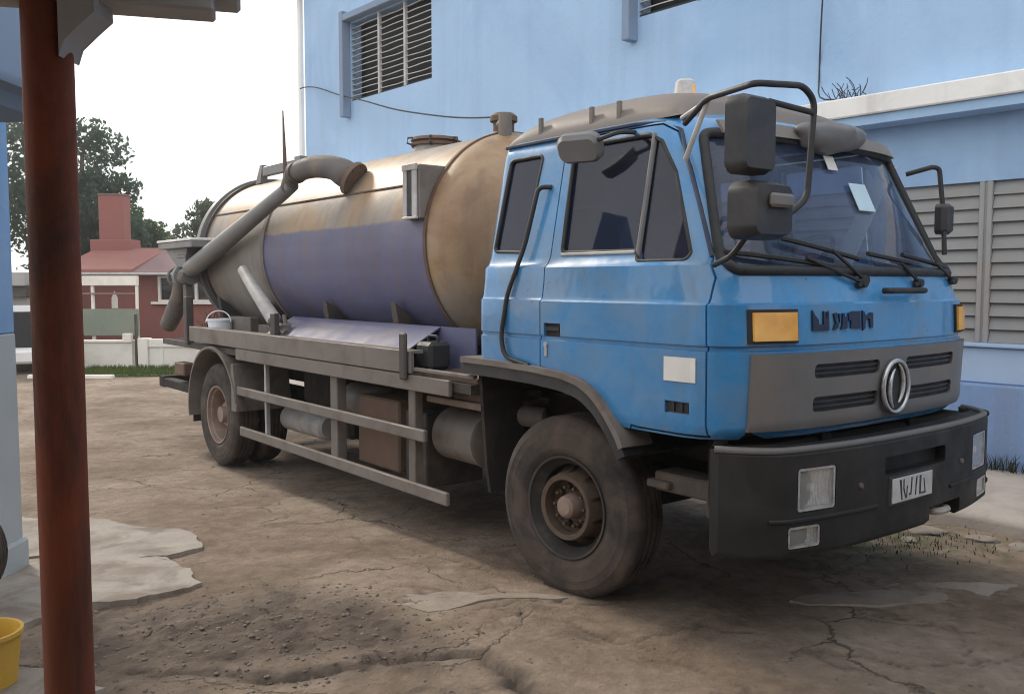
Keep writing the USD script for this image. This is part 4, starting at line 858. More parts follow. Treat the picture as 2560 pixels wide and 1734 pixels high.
tp('kerb_mirror_arm', tube(bend([(0.42, -0.98, 2.57), (0.42, -1.10, 2.56), (0.20, -1.13, 2.52)], 0.04), 0.012, 6), 'seal')
tp('mirror_arm', tube(bend([(0.85, 0.98, 2.45), (0.98, 1.06, 2.49), (1.0, 1.10, 2.48), (1.03, 1.11, 2.20), (1.06, 1.08, 1.95)], 0.04), 0.015, 8), 'seal', smooth=True)
tp('mirror', rbox(0.12, 0.19, 0.07, 0.03, (1.03, 1.13, 2.17)), 'black_plastic')
# grab pole / air pipe behind the door
tp('grab_rail', tube(bend([(-0.20, -1.03, 2.33), (-0.26, -1.08, 2.33), (-0.315, -1.135, 2.0), (-0.42, -1.19, 1.7), (-0.46, -1.205, 1.45), (-0.42, -1.205, 1.335), (-0.2, -1.20, 1.30)], 0.06), 0.014, 8), 'seal', smooth=True)

# wheels
def tyre_mesh(R, w, yc, n=72):
    h = w / 2
    prof = [(R * .535, -h * .62), (R * .57, -h * .86), (R * .64, -h * .97), (R * .66, -h * 1.0), (R * .68, -h * .985), (R * .78, -h * 1.0), (R * .80, -h * 1.025), (R * .815, -h * 1.0), (R * .88, -h * .97), (R * .89, -h * .985), (R * .90, -h * .955), (R * .945, -h * .88), (R * .985, -h * .76), (R, -h * .6),
            (R, -h * .36), (R * .975, -h * .34), (R * .975, -h * .26), (R, -h * .24), (R, -h * .04), (R * .975, -h * .02), (R * .975, h * .06), (R, h * .08), (R, h * .3), (R * .975, h * .32), (R * .975, h * .4), (R, h * .42),
            (R, h * .6), (R * .985, h * .76), (R * .945, h * .88), (R * .88, h * .97), (R * .78, h), (R * .66, h * .985), (R * .57, h * .86), (R * .535, h * .62), (R * .535, -h * .62)]
    t = lathe(prof, 'y', n); t.apply_translation((0, yc, 0)); return t
def front_wheel(sg):
    ang = math.radians(6.0)
    def pose(m): return xf(m if sg < 0 else xf(m, rz=math.pi), (0, sg * 0.98, 0.497), rz=ang)
    w = tp('front_wheel', pose(tyre_mesh(0.525, 0.275, 0)), 'rubber', smooth=40)
    obj('rim', pose(lathe([(0.283, -0.125), (0.297, -0.128), (0.300, -0.10), (0.262, -0.085), (0.255, 0.0), (0.255, 0.10), (0.20, 0.11), (0.20, 0.08), (0.235, 0.05), (0.240, -0.06), (0.275, -0.10), (0.283, -0.125)], 'y', 56)), 'rim_dark', w, 35)
    disc = to_mf(lathe([(0.0, -0.04), (0.13, -0.04), (0.150, -0.058), (0.158, -0.125), (0.185, -0.130), (0.192, -0.118), (0.205, -0.05), (0.238, 0.01), (0.238, 0.03), (0.0, 0.03), (0, -0.04)], 'y', 64))
    for k in range(10):
        a = 2 * math.pi * (k + 0.5) / 10; disc -= to_mf(lathe([(0, -0.2), (0.017, -0.2), (0.017, 0.2), (0, 0.2)], 'y', 12, (0.212 * math.cos(a), 0, 0.212 * math.sin(a))))
    obj('wheel_disc', pose(to_tm(disc)), 'hub_metal', w, 35)
    for k in range(10):
        a = 2 * math.pi * k / 10
        nut = cat([lathe([(0, -0.04), (0.019, -0.04), (0.019, -0.072), (0.012, -0.078), (0.010, -0.098), (0, -0.098)], 'y', 6, (0.112 * math.cos(a), 0, 0.112 * math.sin(a)))])
        obj('wheel_nut', pose(nut), 'hub_metal', w)
    obj('hub_cap', pose(lathe([(0, -0.04), (0.078, -0.04), (0.072, -0.075), (0.062, -0.125), (0.045, -0.14), (0, -0.143)], 'y', 32)), 'rim_dusty', w)
front_wheel(-1); front_wheel(1)
def rear_wheel(sg, yc, outer_):
    def pose(m): return xf(m if sg < 0 else xf(m, rz=math.pi), (-5.38, sg * yc, 0.415))
    w = tp('rear_wheel', pose(tyre_mesh(0.525, 0.265, 0)), 'rubber', smooth=40)
    if outer_:
        obj('rim', pose(lathe([(0.283, -0.12), (0.298, -0.124), (0.300, -0.095), (0.262, -0.08), (0.250, 0.06), (0.15, 0.095), (0.15, 0.12), (0.26, 0.10), (0.275, -0.06), (0.283, -0.12)], 'y', 48)), 'rim_dusty', w, 35)
        obj('hub_cap', pose(lathe([(0, 0.10), (0.15, 0.10), (0.145, 0.0), (0.12, -0.03), (0.085, -0.04), (0.08, -0.09), (0, -0.10)], 'y', 32)), 'rim_dusty', w)
        for k in range(10):
            a = 2 * math.pi * k / 10; obj('wheel_nut', pose(lathe([(0, 0.07), (0.018, 0.07), (0.018, 0.03), (0, 0.028)], 'y', 6, (0.175 * math.cos(a), 0, 0.175 * math.sin(a)))), 'rim_dusty', w)
for sg in (-1, 1): rear_wheel(sg, 1.02, True); rear_wheel(sg, 0.70, False)
# rear mudguards
for sg in (-1, 1):
    a = np.radians(np.linspace(14, 190, 26)); path = LineString(np.stack([-5.40 + 0.66 * np.cos(a) * 1.03, 0.45 + 0.66 * np.sin(a)], 1))
    mg = tp('rear_mudguard', prism_y(path.buffer(0.012, cap_style='flat'), sg * 0.62, sg * 1.20), 'steel_dusty', smooth=40)
    lip = prism_y(path.buffer(0.030, cap_style='flat').difference(path.buffer(0.0125, cap_style='flat')), sg * 1.17, sg * 1.203)
    face_ = prism_y(Polygon([(-4.80, 0.98), (-4.72, 0.60), (-4.73, 0.52), (-4.85, 0.52), (-4.85, 0.98)]), sg * 0.62, sg * 1.19)
    obj('guard_skirt', face_, 'steel_dusty', mg)
    tp('mudflap', bx(-6.18, -6.15, sg * 0.62, sg * 1.12, 0.25, 0.72), 'rubber', smooth=False)
# chassis
tp('chassis_frame', cat([bx(-7.2, 1.25, y - 0.04, y + 0.04, 0.76, 1.02, 0.008) for y in (-0.42, 0.42)] + [bx(x - 0.05, x + 0.05, -0.38, 0.38, 0.80, 0.98) for x in (-7.0, -6.0, -4.6, -3.2, -1.8, -0.4, 1.1)]), 'chassis_black')
tp('front_crossmember', cat([bx(0.98, 1.24, -1.05, 1.05, 0.66, 1.0, 0.03), bx(-0.6, 0.95, -0.36, 0.36, 0.62, 1.27, 0.08)]), 'chassis_black')
tp('front_axle', cat([bx(-0.06, 0.06, -0.85, 0.85, 0.40, 0.53, 0.02)] + [bx(-0.75, 0.75, y - 0.045, y + 0.045, 0.60, 0.68, 0.015) for y in (-0.42, 0.42)]), 'chassis_black')
tp('rear_axle', cat([xf(lathe([(0, -0.85), (0.09, -0.85), (0.09, -0.25), (0.20, -0.12), (0.20, 0.12), (0.09, 0.25), (0.09, 0.85), (0, 0.85)], 'y', 24), (-5.38, 0, 0.415))] + [bx(-6.2, -4.6, y - 0.045, y + 0.045, 0.55, 0.70, 0.02) for y in (-0.42, 0.42)]), 'chassis_black')
tp('drive_shaft', tube([(-0.4, 0, 0.72), (-5.2, 0, 0.46)], 0.05, 12), 'chassis_black', smooth=True)
tp('rear_bar', cat([bx(-7.22, -7.05, -1.16, 1.16, 0.55, 0.68, 0.01), bx(-7.05, -6.2, -1.16, -1.05, 0.56, 0.66, 0.01)]), 'chassis_black')
tp('rear_lamp', bx(-6.62, -6.30, -1.17, -1.04, 0.74, 0.88, 0.012), 'rust_brown')
# side boards, guard rails and their posts (near and far side)
for sg in (-1, 1):
    s = sg
    tp('side_board', cat([bx(-6.05, -1.52, s * 1.150, s * 1.185, 1.145, 1.305, 0.006), bx(-6.05, -1.52, s * 1.08, s * 1.149, 1.285, 1.305)]), 'steel_dusty')
    tp('side_board', cat([bx(-4.74, -1.05, s * 1.150, s * 1.183, 1.030, 1.138, 0.006)]), 'steel_dusty')
    tp('guard_rail', bx(-4.74, -1.36, s * 1.145, s * 1.18, 0.685, 0.77, 0.008), 'steel_dusty')
    tp('guard_rail', bx(-4.68, -1.09, s * 1.145, s * 1.18, 0.295, 0.385, 0.008), 'steel_dusty')
    tp('guard_post', bx(-4.15, -4.11, s * 1.105, s * 1.144, 0.32, 1.03, 0.004), 'pale_metal')
    tp('guard_post', bx(-2.82, -2.70, s * 1.06, s * 1.144, 0.34, 1.03, 0.006), 'steel_dusty')
    tp('guard_post', bx(-1.62, -1.53, s * 1.075, s * 1.144, 0.33, 1.145, 0.006), 'steel_dusty')
    tp('stake', bx(-1.63, -1.545, s * 1.186, s * 1.215, 1.10, 1.43, 0.012), 'steel_dark')
    tp('stake', bx(-3.98, -3.88, s * 1.10, s * 1.149, 1.25, 1.50, 0.006), 'steel_dark')
    tp('stake', bx(-6.22, -6.14, s * 1.10, s * 1.18, 1.10, 1.62, 0.006), 'steel_dark')
# deck
tp('deck', cat([bx(-7.1, -0.86, -1.14, 1.14, 1.06, 1.12)] ), 'steel_dark', smooth=False)
for k, y in enumerate(np.arange(-1.10, 1.1, 0.23)):
    tp('deck_plank', bx(-1.50, -0.84, y, y + 0.215, 1.123, 1.16 + 0.006 * (k % 3), 0.004), 'rust_brown')
tp('deck_edge', bx(-1.52, -0.80, -1.165, -1.13, 1.165, 1.19, 0.004), 'steel_dusty')
tp('skirt_plate', prism_x(Polygon([(-0.80, 1.455), (-0.78, 1.455), (-1.085, 1.285), (-1.105, 1.285)]), -4.25, -1.72), 'blue_plate', smooth=False)
tp('skirt_plate', prism_x(Polygon([(0.80, 1.455), (0.78, 1.455), (1.085, 1.285), (1.105, 1.285)]), -4.25, -1.72), 'blue_plate', smooth=False)
tp('skirt_face', bx(-4.25, -1.28, -0.80, -0.785, 1.12, 1.455), 'blue_plate', smooth=False)
tp('jerrycan', cat([bx(-1.66, -1.46, -1.06, -0.88, 1.165, 1.36, 0.025), tube(bend([(-1.62, -0.97, 1.35), (-1.62, -0.97, 1.40), (-1.5, -0.97, 1.40), (-1.5, -0.97, 1.35)], 0.02), 0.01, 6)]), 'seal')
# under-deck boxes and tanks
tp('air_reservoir', cat([lathe([(0, -0.30), (0.10, -0.30), (0.135, -0.27), (0.14, -0.2), (0.14, 0.2), (0.135, 0.27), (0.10, 0.30), (0, 0.30)], 'x', 28, (-2.75, -0.82, 0.80))]), 'steel_dusty')
tp('tool_box', bx(-2.55, -1.92, -1.04, -0.50, 0.36, 0.90, 0.015), 'rust_brown')
tp('tool_box', bx(-1.90, -1.60, -1.0, -0.5, 0.30, 0.84, 0.012), 'steel_dark')
af = tp('air_filter', lathe([(0, -0.26), (0.16, -0.26), (0.185, -0.23), (0.185, 0.22), (0.192, 0.225), (0.192, 0.25), (0.17, 0.262), (0.10, 0.268), (0.02, 0.28), (0, 0.28)], 'x', 36, (-1.30, -0.82, 0.70)), 'steel_dusty')
obj('intake_pipe', tube(bend([(-1.10, -0.80, 0.84), (-0.9, -0.80, 0.90), (-0.6, -0.72, 0.90)], 0.08), 0.07, 14), 'steel_dusty', af, True)
tp('muffler', lathe([(0, -0.45), (0.10, -0.45), (0.125, -0.42), (0.125, 0.42), (0.10, 0.45), (0, 0.45)], 'x', 24, (-4.30, -0.62, 0.42)), 'pale_metal')
tp('pump_housing', cat([bx(-4.2, -3.4, -0.75, -0.1, 0.62, 1.02, 0.06), bx(-3.3, -2.95, -0.9, -0.5, 0.45, 0.85, 0.04)]), 'chassis_black')
tp('battery_tray', cat([bx(-1.45, -0.78, -1.10, -0.55, 0.955, 1.0, 0.006), bx(-1.2, -0.8, -1.05, -0.6, 1.0, 1.055, 0.01)]), 'rust_brown')
tp('added_fuel_tank', bx(-3.1, -1.75, 0.52, 1.06, 0.34, 0.92, 0.06), 'steel_dark')  # unseen far-side tank, added to block light under the truck
tp('added_spare_wheel', xf(tyre_mesh(0.5, 0.26, 0), (-3.75, 0.75, 0.62), rx=0.2), 'rubber', smooth=40)  # spare wheel added on the far side to keep light out below
tp('gearbox', bx(-1.6, -0.5, -0.3, 0.3, 0.48, 0.95, 0.09), 'chassis_black')
tp('shade_panel', bx(-4.7, -1.2, -0.475, -0.465, 0.45, 1.055), 'chassis_black', smooth=False)  # added dark sheet standing for the shadow behind the guard rails
tp('cab_prop', cat([bx(-1.02, -0.95, -1.0, -0.92, 1.0, 1.26, 0.006), bx(-0.92, -0.82, -1.02, -0.86, 1.05, 1.24, 0.01)]), 'pale_metal')
# tank
R, ZC = 0.865, 2.075
x0, x1 = -6.55, -1.80
prof = [(0.0, x0 - 0.20), (0.30, x0 - 0.185), (0.55, x0 - 0.145), (0.75, x0 - 0.08), (R - 0.01, x0)]
prof += [(R, x) for x in np.linspace(x0 + 0.02, x1 - 0.02, 24)]
dome_ = [(R * math.cos(a), x1 + 0.52 * math.sin(a)) for a in np.linspace(0.05, math.pi / 2, 14)]
prof += [(r_, x_) for r_, x_ in dome_]
tk = lathe(prof, 'x', 96, (0, 0, ZC))
tank = tp('tank', tk, 'tank_paint', smooth=35)
def band_ring(x, w, h, material, name, parent=tank): return obj(name, lathe([(R - 0.005, x - w / 2), (R + h, x - w / 2), (R + h, x + w / 2), (R - 0.005, x + w / 2)], 'x', 80, (0, 0, ZC)), material, parent)
band_ring(-1.82, 0.035, 0.012, 'rust_brown', 'seam_ring'); band_ring(-4.80, 0.07, 0.012, 'steel_dusty', 'seam_ring')
band_ring(-6.53, 0.10, 0.055, 'boom_grey', 'door_ring'); band_ring(-6.42, 0.05, 0.03, 'steel_dark', 'door_ring')
obj('weld_rib', bx(-6.4, -1.86, -0.748, -0.735, ZC + 0.448, ZC + 0.462, 0.002), 'rust_brown', tank)
# stiffener shoulder at the front: a raised collar round the vent
obj('vent_pipe', lathe([(0, 0.84), (0.14, 0.84), (0.10, 0.88), (0.085, 0.90), (0.085, 0.97), (0.11, 0.98), (0.11, 1.02), (0.08, 1.045), (0, 1.05)], 'z', 28, (-2.0, 0.0, ZC)), 'rust_brown', tank)
obj('vent_valve', cat([tube([(-1.92, -0.10, ZC + 0.94), (-1.80, -0.16, ZC + 0.94)], 0.03, 10), lathe([(0, 0.85), (0.05, 0.85), (0.05, 1.02), (0, 1.02)], 'z', 14, (-1.72, -0.2, ZC - 0.04))]), 'steel_dusty', tank)
mh = obj('manhole', lathe([(0, 0.83), (0.195, 0.83), (0.185, 0.905), (0, 0.905)], 'z', 36, (-3.0, 0.0, ZC)), 'pale_metal', tank)
obj('manhole_lid', lathe([(0, 0.90), (0.21, 0.90), (0.215, 0.92), (0.19, 0.935), (0.215, 0.945), (0.205, 0.97), (0.13, 0.985), (0, 0.99)], 'z', 36, (-3.0, 0.0, ZC)), 'rust_brown', mh)
for k in range(6):
    a = 2 * math.pi * k / 6 + 0.3; c_, s_ = math.cos(a), math.sin(a)
    obj('manhole_clamp', tube([(-3.0 + r_ * c_, r_ * s_, ZC + z_) for r_, z_ in ((0.185, 0.895), (0.26, 0.915), (0.25, 0.96), (0.20, 0.965))], 0.009, 6), 'steel_dark', mh)
# sight gauge box on the shoulder
gb = obj('gauge_box', bx(-2.06, -1.84, -0.90, -0.62, 2.245, 2.64, 0.008), 'steel_dusty', tank)
obj('gauge_glass', cat([bx(-2.045, -1.99, -0.918, -0.901, 2.26, 2.63, 0.004), bx(-1.92, -1.86, -0.918, -0.901, 2.26, 2.63, 0.004), bx(-2.05, -1.855, -0.922, -0.901, 2.245, 2.262, 0.002), bx(-2.05, -1.855, -0.922, -0.901, 2.60, 2.645, 0.002)]), 'pale_metal', gb)
obj('gauge_recess', bx(-1.988, -1.922, -0.912, -0.9015, 2.265, 2.598), 'seal', gb)
# top rear ladder bracket
obj('top_bracket', cat([prism_y(Polygon([(-6.30, 2.90), (-6.16, 2.90), (-6.10, 3.10), (-6.16, 3.10)]), -0.30, -0.22), bx(-6.10, -5.2, -0.30, -0.24, 2.97, 3.08, 0.01), prism_y(Polygon([(-5.25, 2.90), (-5.11, 2.90), (-5.11, 3.10), (-5.25, 3.10)]), -0.30, -0.22), bx(-6.1, -5.2, 0.20, 0.26, 2.97, 3.08, 0.01)]), 'boom_grey', tank)
obj('saddle', cat([prism_x(Polygon([(-0.72, 1.12), (0.72, 1.12), (0.80, 1.62), (0.4, 1.30), (-0.4, 1.30), (-0.80, 1.62)]), x - 0.04, x + 0.04) for x in (-2.4, -3.6, -4.9, -6.2)]), 'steel_dark', tank)
# suction boom, elbow, hose
bp = [(-6.50, -0.99, 1.93), (-6.1, -0.99, 2.03), (-5.3, -0.98, 2.25), (-4.5, -0.96, 2.48), (-4.08, -0.95, 2.60), (-3.92, -0.94, 2.66)]
boom = tp('suction_boom', tube(bp, [0.10, 0.10, 0.088, 0.072, 0.066, 0.066], 20), 'boom_grey', smooth=True)
eb = bend([(-4.0, -0.945, 2.625), (-3.90, -0.94, 2.75), (-3.64, -0.88, 2.80), (-3.40, -0.78, 2.775), (-3.24, -0.68, 2.665)], 0.14, 7)
obj('elbow', tube(eb, np.interp(np.arange(len(eb)), [0, 6, 14, len(eb) - 5, len(eb) - 1], [0.07, 0.088, 0.10, 0.105, 0.125]), 22), 'hose_rubber', boom, True)
fd = eb[-1] - eb[-3]; fd /= np.linalg.norm(fd)
fl_ = lathe([(0.0, -0.02), (0.155, -0.02), (0.155, 0.02), (0, 0.02)], 'z', 28); fl_.apply_transform(trimesh.geometry.align_vectors([0, 0, 1], fd)); fl_.apply_translation(eb[-1])
obj('elbow_flange', fl_, 'rust_brown', boom)
for k in range(8):
    t_ = lathe([(0, -0.03), (0.012, -0.03), (0.012, 0.03), (0, 0.03)], 'z', 6, (0.138 * math.cos(k * .785), 0.138 * math.sin(k * .785), 0)); t_.apply_transform(trimesh.geometry.align_vectors([0, 0, 1], fd)); t_.apply_translation(eb[-1]); obj('flange_bolt', t_, 'steel_dark', boom)
obj('elbow_collar', lathe([(0.0, -0.03), (0.095, -0.03), (0.095, 0.03), (0, 0.03)], 'x', 24, (-3.84, -0.935, 2.755)), 'steel_dark', boom)
obj('whip_rod', tube([(-4.06, -0.94, 2.60), (-4.065, -0.94, 2.9), (-4.09, -0.94, 3.34)], [0.022, 0.018, 0.006], 8), 'rust_brown', boom, True)
tp('boom_prop', cat([tube([(-4.96, -1.0, 1.90), (-4.62, -1.02, 1.70), (-4.12, -1.04, 1.42)], [0.055, 0.06, 0.07], 16)]), 'pale_metal', smooth=True)
tp('prop_foot', cat([bx(-4.15, -3.9, -1.08, -0.98, 1.30, 1.40, 0.01), tube([(-4.12, -1.03, 1.40), (-3.85, -1.05, 1.31)], 0.04, 10), tube([(-4.0, -0.98, 1.31), (-4.05, -0.98, 1.48)], 0.02, 8)]), 'steel_dusty')
sv = tp('valve_block', cat([lathe([(0, -0.18), (0.13, -0.18), (0.13, -0.10), (0.10, -0.09), (0.10, 0.12), (0, 0.12)], 'x', 24, (-6.65, -0.98, 1.85)), tube([(-6.62, -0.98, 1.85), (-6.62, -0.98, 2.08)], 0.05, 12), bx(-6.78, -6.50, -1.06, -0.90, 2.05, 2.09, 0.01)]), 'boom_grey')
hp = bend([(-6.55, -1.0, 1.84), (-6.80, -1.0, 1.84), (-6.92, -1.0, 1.62), (-7.10, -1.0, 1.42), (-7.32, -1.0, 1.27)], 0.12, 6)
tp('suction_hose', tube(hp, np.interp(np.linspace(0, 1, len(hp)), [0, .5, .8, 1], [0.09, 0.085, 0.105, 0.10]), 18), 'hose_rubber', smooth=True)
tp('valve_wheel', cat([xf(trimesh.creation.torus(0.10, 0.018, 28, 8), (-6.98, -1.0, 1.84), ry=math.pi / 2), tube([(-6.98, -1.0, 1.84), (-6.7, -1.0, 1.84)], 0.03, 8), tube([(-6.98, -1.1, 1.84), (-6.98, -0.9, 1.84)], 0.01, 6), tube([(-6.98, -1.0, 1.74), (-6.98, -1.0, 1.94)], 0.01, 6)]), 'boom_grey')
tp('hose_tray', cat([bx(-7.25, -6.1, -1.12, -0.80, 2.16, 2.235, 0.008), prism_y(Polygon([(-7.2, 2.158), (-6.45, 2.158), (-6.55, 1.95), (-6.8, 1.95)]), -1.05, -0.9)]), 'boom_grey', label='pale topped tray at the rear of the tank')
obj('tray_top', bx(-7.27, -6.1, -1.13, -0.79, 2.236, 2.262, 0.004), 'slab_white', truck)
for q_ in ((-6.72, -6.62, -1.02, -0.94, 1.12, 1.80), (-5.6, -5.05, -0.9, -0.8, 1.12, 1.42), (-4.85, -4.3, -0.9, -0.82, 1.12, 1.36)):
    tp('rear_support', bx(*q_, 0.006), 'steel_dusty')

# bucket on the deck with a plant in front of it
bk = T_ = TO + TU * -5.62 + TV * -1.0
bp_ = thing('bucket', (bk[0], bk[1], 1.16), 0, 'white plastic bucket standing on the truck deck behind the side board', 'bucket')
obj('pail', lathe([(0.0, 0.0), (0.10, 0.0), (0.128, 0.21), (0.136, 0.215), (0.136, 0.235), (0.122, 0.235), (0.095, 0.012), (0, 0.012)], 'z', 28), 'bucket_white', bp_)
obj('handle', tube([(0.13 * math.cos(a) * 1.0, 0.13 * math.sin(a) * 0.25 - 0.06, 0.20 + 0.12 * math.sin(a)) for a in np.linspace(0, math.pi, 16)], 0.006, 6), 'bucket_white', bp_)
q = TO + TU * -5.95 + TV * -0.98
obj('dry_plant', blades(70, lambda r: (q[0] + r.normal(0, 0.05), q[1] + r.normal(0, 0.05), 1.12 + r.uniform(0, 0.18)), 0.22, 0.008, 14, lean=0.6), 'dry_blade', smooth=False, label='small dry plant behind the side board left of the white bucket', cat='plant')

# ------------------------------------------------------------------ left foreground: pole, porch eave, neighbouring wall
pole = thing('rusty_pole', (-1.095, 2.2, 0), 0, 'thick rusty red steel pole in the left foreground', 'pole')
n_, hs = 40, np.linspace(0, 2.66, 60); V = []
for h in hs:
    for k in range(n_):
        a = 2 * math.pi * k / n_; V.append((math.cos(a), math.sin(a), h))
V = np.array(V); bumpy = 0.0565 + 0.0020 * (meshkit.fbm(np.c_[V[:, 0] * 1.5, V[:, 1] * 1.5, V[:, 2] * 3.0], 4, 4) - 0.5); V[:, :2] *= bumpy[:, None]; V[:, 2] -= 0.02
Fq = [f for i in range(59) for k in range(n_) for f in ((i * n_ + k, i * n_ + (k + 1) % n_, (i + 1) * n_ + (k + 1) % n_), (i * n_ + k, (i + 1) * n_ + (k + 1) % n_, (i + 1) * n_ + k))]
obj('shaft', trimesh.Trimesh(V, np.array(Fq), process=False), 'pole_rust', pole, True)
obj('head_bracket', prism_y(Polygon([(0.05, 2.30), (0.062, 2.335), (0.10, 2.37), (0.135, 2.40), (0.135, 2.50), (0.05, 2.50)]), -0.05, 0.05), 'eave_grey', pole)
ev = thing('porch_eave', (-1.05, 2.2, 2.42), 15.5, 'grey eave beam over the left foreground resting on the rusty pole', 'eave')
obj('beam', bx(-2.2, 0.335, -0.05, 0.06, 0.008, 0.17, 0.006), 'eave_grey', ev)
obj('fascia_end', bx(0.24, 0.395, -0.06, 0.10, 0.045, 0.19, 0.008), 'eave_grey', ev)
for k in range(24):
    x = -2.2 + k * 0.108
    obj('roof_sheet', prism_y(Polygon([(x, 0.192), (x + 0.03, 0.212), (x + 0.06, 0.212), (x + 0.09, 0.192), (x + 0.106, 0.192), (x + 0.106, 0.196), (x + 0.092, 0.196), (x + 0.062, 0.216), (x + 0.028, 0.216), (x - 0.002, 0.196)]), -1.2, 0.14), 'eave_grey', ev)
lw = thing('neighbour_wall', (-3.125, 5.5, 0), 0, 'pale wall corner painted blue above at the left edge of the picture', 'wall')
obj('lower_wall', bx(-3.0, 0.0, 0.0, 0.25, -0.3, 1.46, 0.01), 'left_wall', lw)
obj('upper_wall', bx(-3.0, -0.006, 0.006, 0.25, 1.461, 3.4, 0.008), 'left_wall_blue', lw)
obj('plinth', bx(-3.0, 0.03, -0.04, 0.27, -0.3, 0.16, 0.02), 'left_wall', lw)
ty = thing('old_tyre', (-3.09, 4.85, gz(-3.09, 4.85) + 0.33), 12, 'worn black tyre standing at the left edge of the picture before the pale wall', 'tyre')
obj('tread', tyre_mesh(0.32, 0.17, 0, 48), 'rubber', ty, 40); obj('rim', lathe([(0, -0.02), (0.17, -0.02), (0.175, -0.05), (0.175, 0.05), (0.17, 0.02), (0, 0.02)], 'y', 32), 'rim_dark', ty)
mat('yellow_plastic', (0.60, 0.36, 0.05), 0.5, 0.1, 4, dirt=(0.4, 0.28, 0.12), dirt_amt=0.5)
yt = thing('yellow_tub', (-2.32, 3.90, gz(-2.32, 3.90) + 0.01), 0, 'yellow plastic tub cut off by the lower left corner of the picture', 'tub')
obj('tub', lathe([(0, 0), (0.13, 0), (0.155, 0.26), (0.165, 0.262), (0.165, 0.28), (0.15, 0.28), (0.125, 0.012), (0, 0.012)], 'z', 32), 'yellow_plastic', yt)
er = thing('neighbour_eave', (-2.36, 4.5, 2.62), 0, 'grey eave with uneven lower edge at the top left corner', 'eave')
obj('eave_slab', prism_y(Polygon([(-2.2, 0.0), (-0.25, 0.0), (-0.13, 0.02), (-0.08, 0.08), (-0.02, 0.10), (0.0, 0.14), (0.0, 0.95), (-2.2, 0.95)]), -0.4, 0.4), 'fin_blue', er)

# ------------------------------------------------------------------ far background
hs_ = thing('red_house', (-10.9, 26.0, -0.12), 0, 'low brick red house with white framed window beyond the yard', 'house')
hw = Polygon([(-1.75, 0), (5.5, 0), (5.5, 2.16), (-1.75, 2.16)]).difference(sbox(0.86, 1.34, 2.6, 2.07))
obj('wall', prism_y(hw, 0.0, 0.25), 'red_wall', hs_, False)
obj('rear_wall', bx(-1.74, 5.49, 0.5, 6, 0, 2.15), 'red_wall', hs_, False)
obj('roof', prism_x(Polygon([(-0.45, 2.12), (-0.45, 2.18), (2.6, 3.02), (6.2, 3.02), (6.2, 2.16), (0.3, 2.16)]), 0.30, 5.8), 'roof_dark', hs_, False)
obj('roof', prism_x(Polygon([(-0.40, 2.17), (-0.40, 2.26), (2.4, 2.95), (6.2, 2.95), (6.2, 2.17)]), -1.9, 0.295), 'red_roof', hs_, False)
obj('gutter', bx(-1.9, 5.8, -0.52, -0.45, 2.10, 2.17, 0.01), 'pale_metal', hs_)
wn = obj('window_frame', prism_y(sbox(0.86, 1.34, 2.6, 2.07).difference(sbox(0.93, 1.40, 1.28, 2.02)).difference(sbox(1.36, 1.40, 1.9, 2.02)).difference(sbox(1.98, 1.40, 2.53, 2.02)), -0.03, 0.10), 'cream_paint', hs_, False)
obj('pane', bx(0.9, 2.56, 0.06, 0.075, 1.38, 2.04), 'far_glass', hs_, False)
obj('window_sill', bx(0.68, 2.75, -0.12, 0.02, 1.27, 1.345, 0.01), 'cream_paint', hs_)
obj('curtain', cat([bx(-0.47, -0.29, -0.012, -0.002, 1.16, 1.45, 0.002), prism_y(Polygon([(-0.47, 1.45), (-0.29, 1.45), (-0.35, 1.58), (-0.38, 1.66), (-0.41, 1.58)]), -0.012, -0.002)]), 'cream_paint', hs_, False)
twp = thing('red_tower', (-12.22, 28.2, -0.12), 0, 'taller brick red block rising behind the red house roof', 'building')
obj('wall', bx(-0.44, 0.32, 0, 0.55, 0, 4.55, 0.02), 'red_wall', twp)
obj('lower_wall', bx(-0.66, 0.55, -0.15, 0.7, 0, 3.2, 0.02), 'red_wall', twp)
obj('cap', bx(-0.46, 0.34, -0.02, 0.57, 4.551, 4.59, 0.01), 'roof_dark', twp)
po = thing('porch', (-10.6, 24.0, -0.12), 0, 'cream porch frame with dull green panel before the red house', 'porch')
obj('beam', bx(-1.6, 0.80, -0.08, 0.08, 1.81, 2.06, 0.01), 'cream_paint', po)
obj('post', bx(0.74, 0.80, -0.04, 0.04, 0.0, 1.809, 0.004), 'cream_paint', po)
obj('post', bx(-0.42, -0.35, -0.04, 0.04, 0.0, 1.809, 0.004), 'cream_paint', po)
obj('post', bx(-1.56, -1.49, -0.04, 0.04, 0.0, 1.809, 0.004), 'cream_paint', po)
obj('railing', bx(-0.72, 0.735, -0.07, 0.0415, 1.58, 1.62, 0.004), 'roof_dark', po)
obj('green_panel', bx(-1.6, 0.83, -0.10, -0.045, 0.50, 1.20, 0.01), 'green_panel', po)
gw = thing('garden_wall', (-8.4, 20.0, -0.12), 0, 'low cream garden wall with piers before the red house', 'wall')
obj('panel', bx(-1.45, 0.10, -0.07, 0.07, 0, 0.58, 0.01), 'cream_paint', gw)
obj('coping', bx(-1.45, 0.10, -0.10, 0.10, 0.581, 0.64, 0.012), 'cream_paint', gw)
obj('pier', bx(0.24, 0.46, -0.13, 0.13, 0, 0.68, 0.012), 'cream_paint', gw)
obj('post', bx(0.15, 0.19, -0.05, 0.05, 0, 1.2, 0.005), 'steel_dark', gw)
obj('panel', bx(0.461, 4.5, -0.07, 0.07, 0, 0.48, 0.01), 'cream_paint', gw)
obj('coping', bx(0.461, 4.5, -0.10, 0.10, 0.481, 0.66, 0.012), 'cream_paint', gw)
for k in range(5): obj('pier', bx(0.70 + k * 0.85, 0.78 + k * 0.85, -0.085, 0.085, 0, 0.48, 0.006), 'cream_paint', gw)
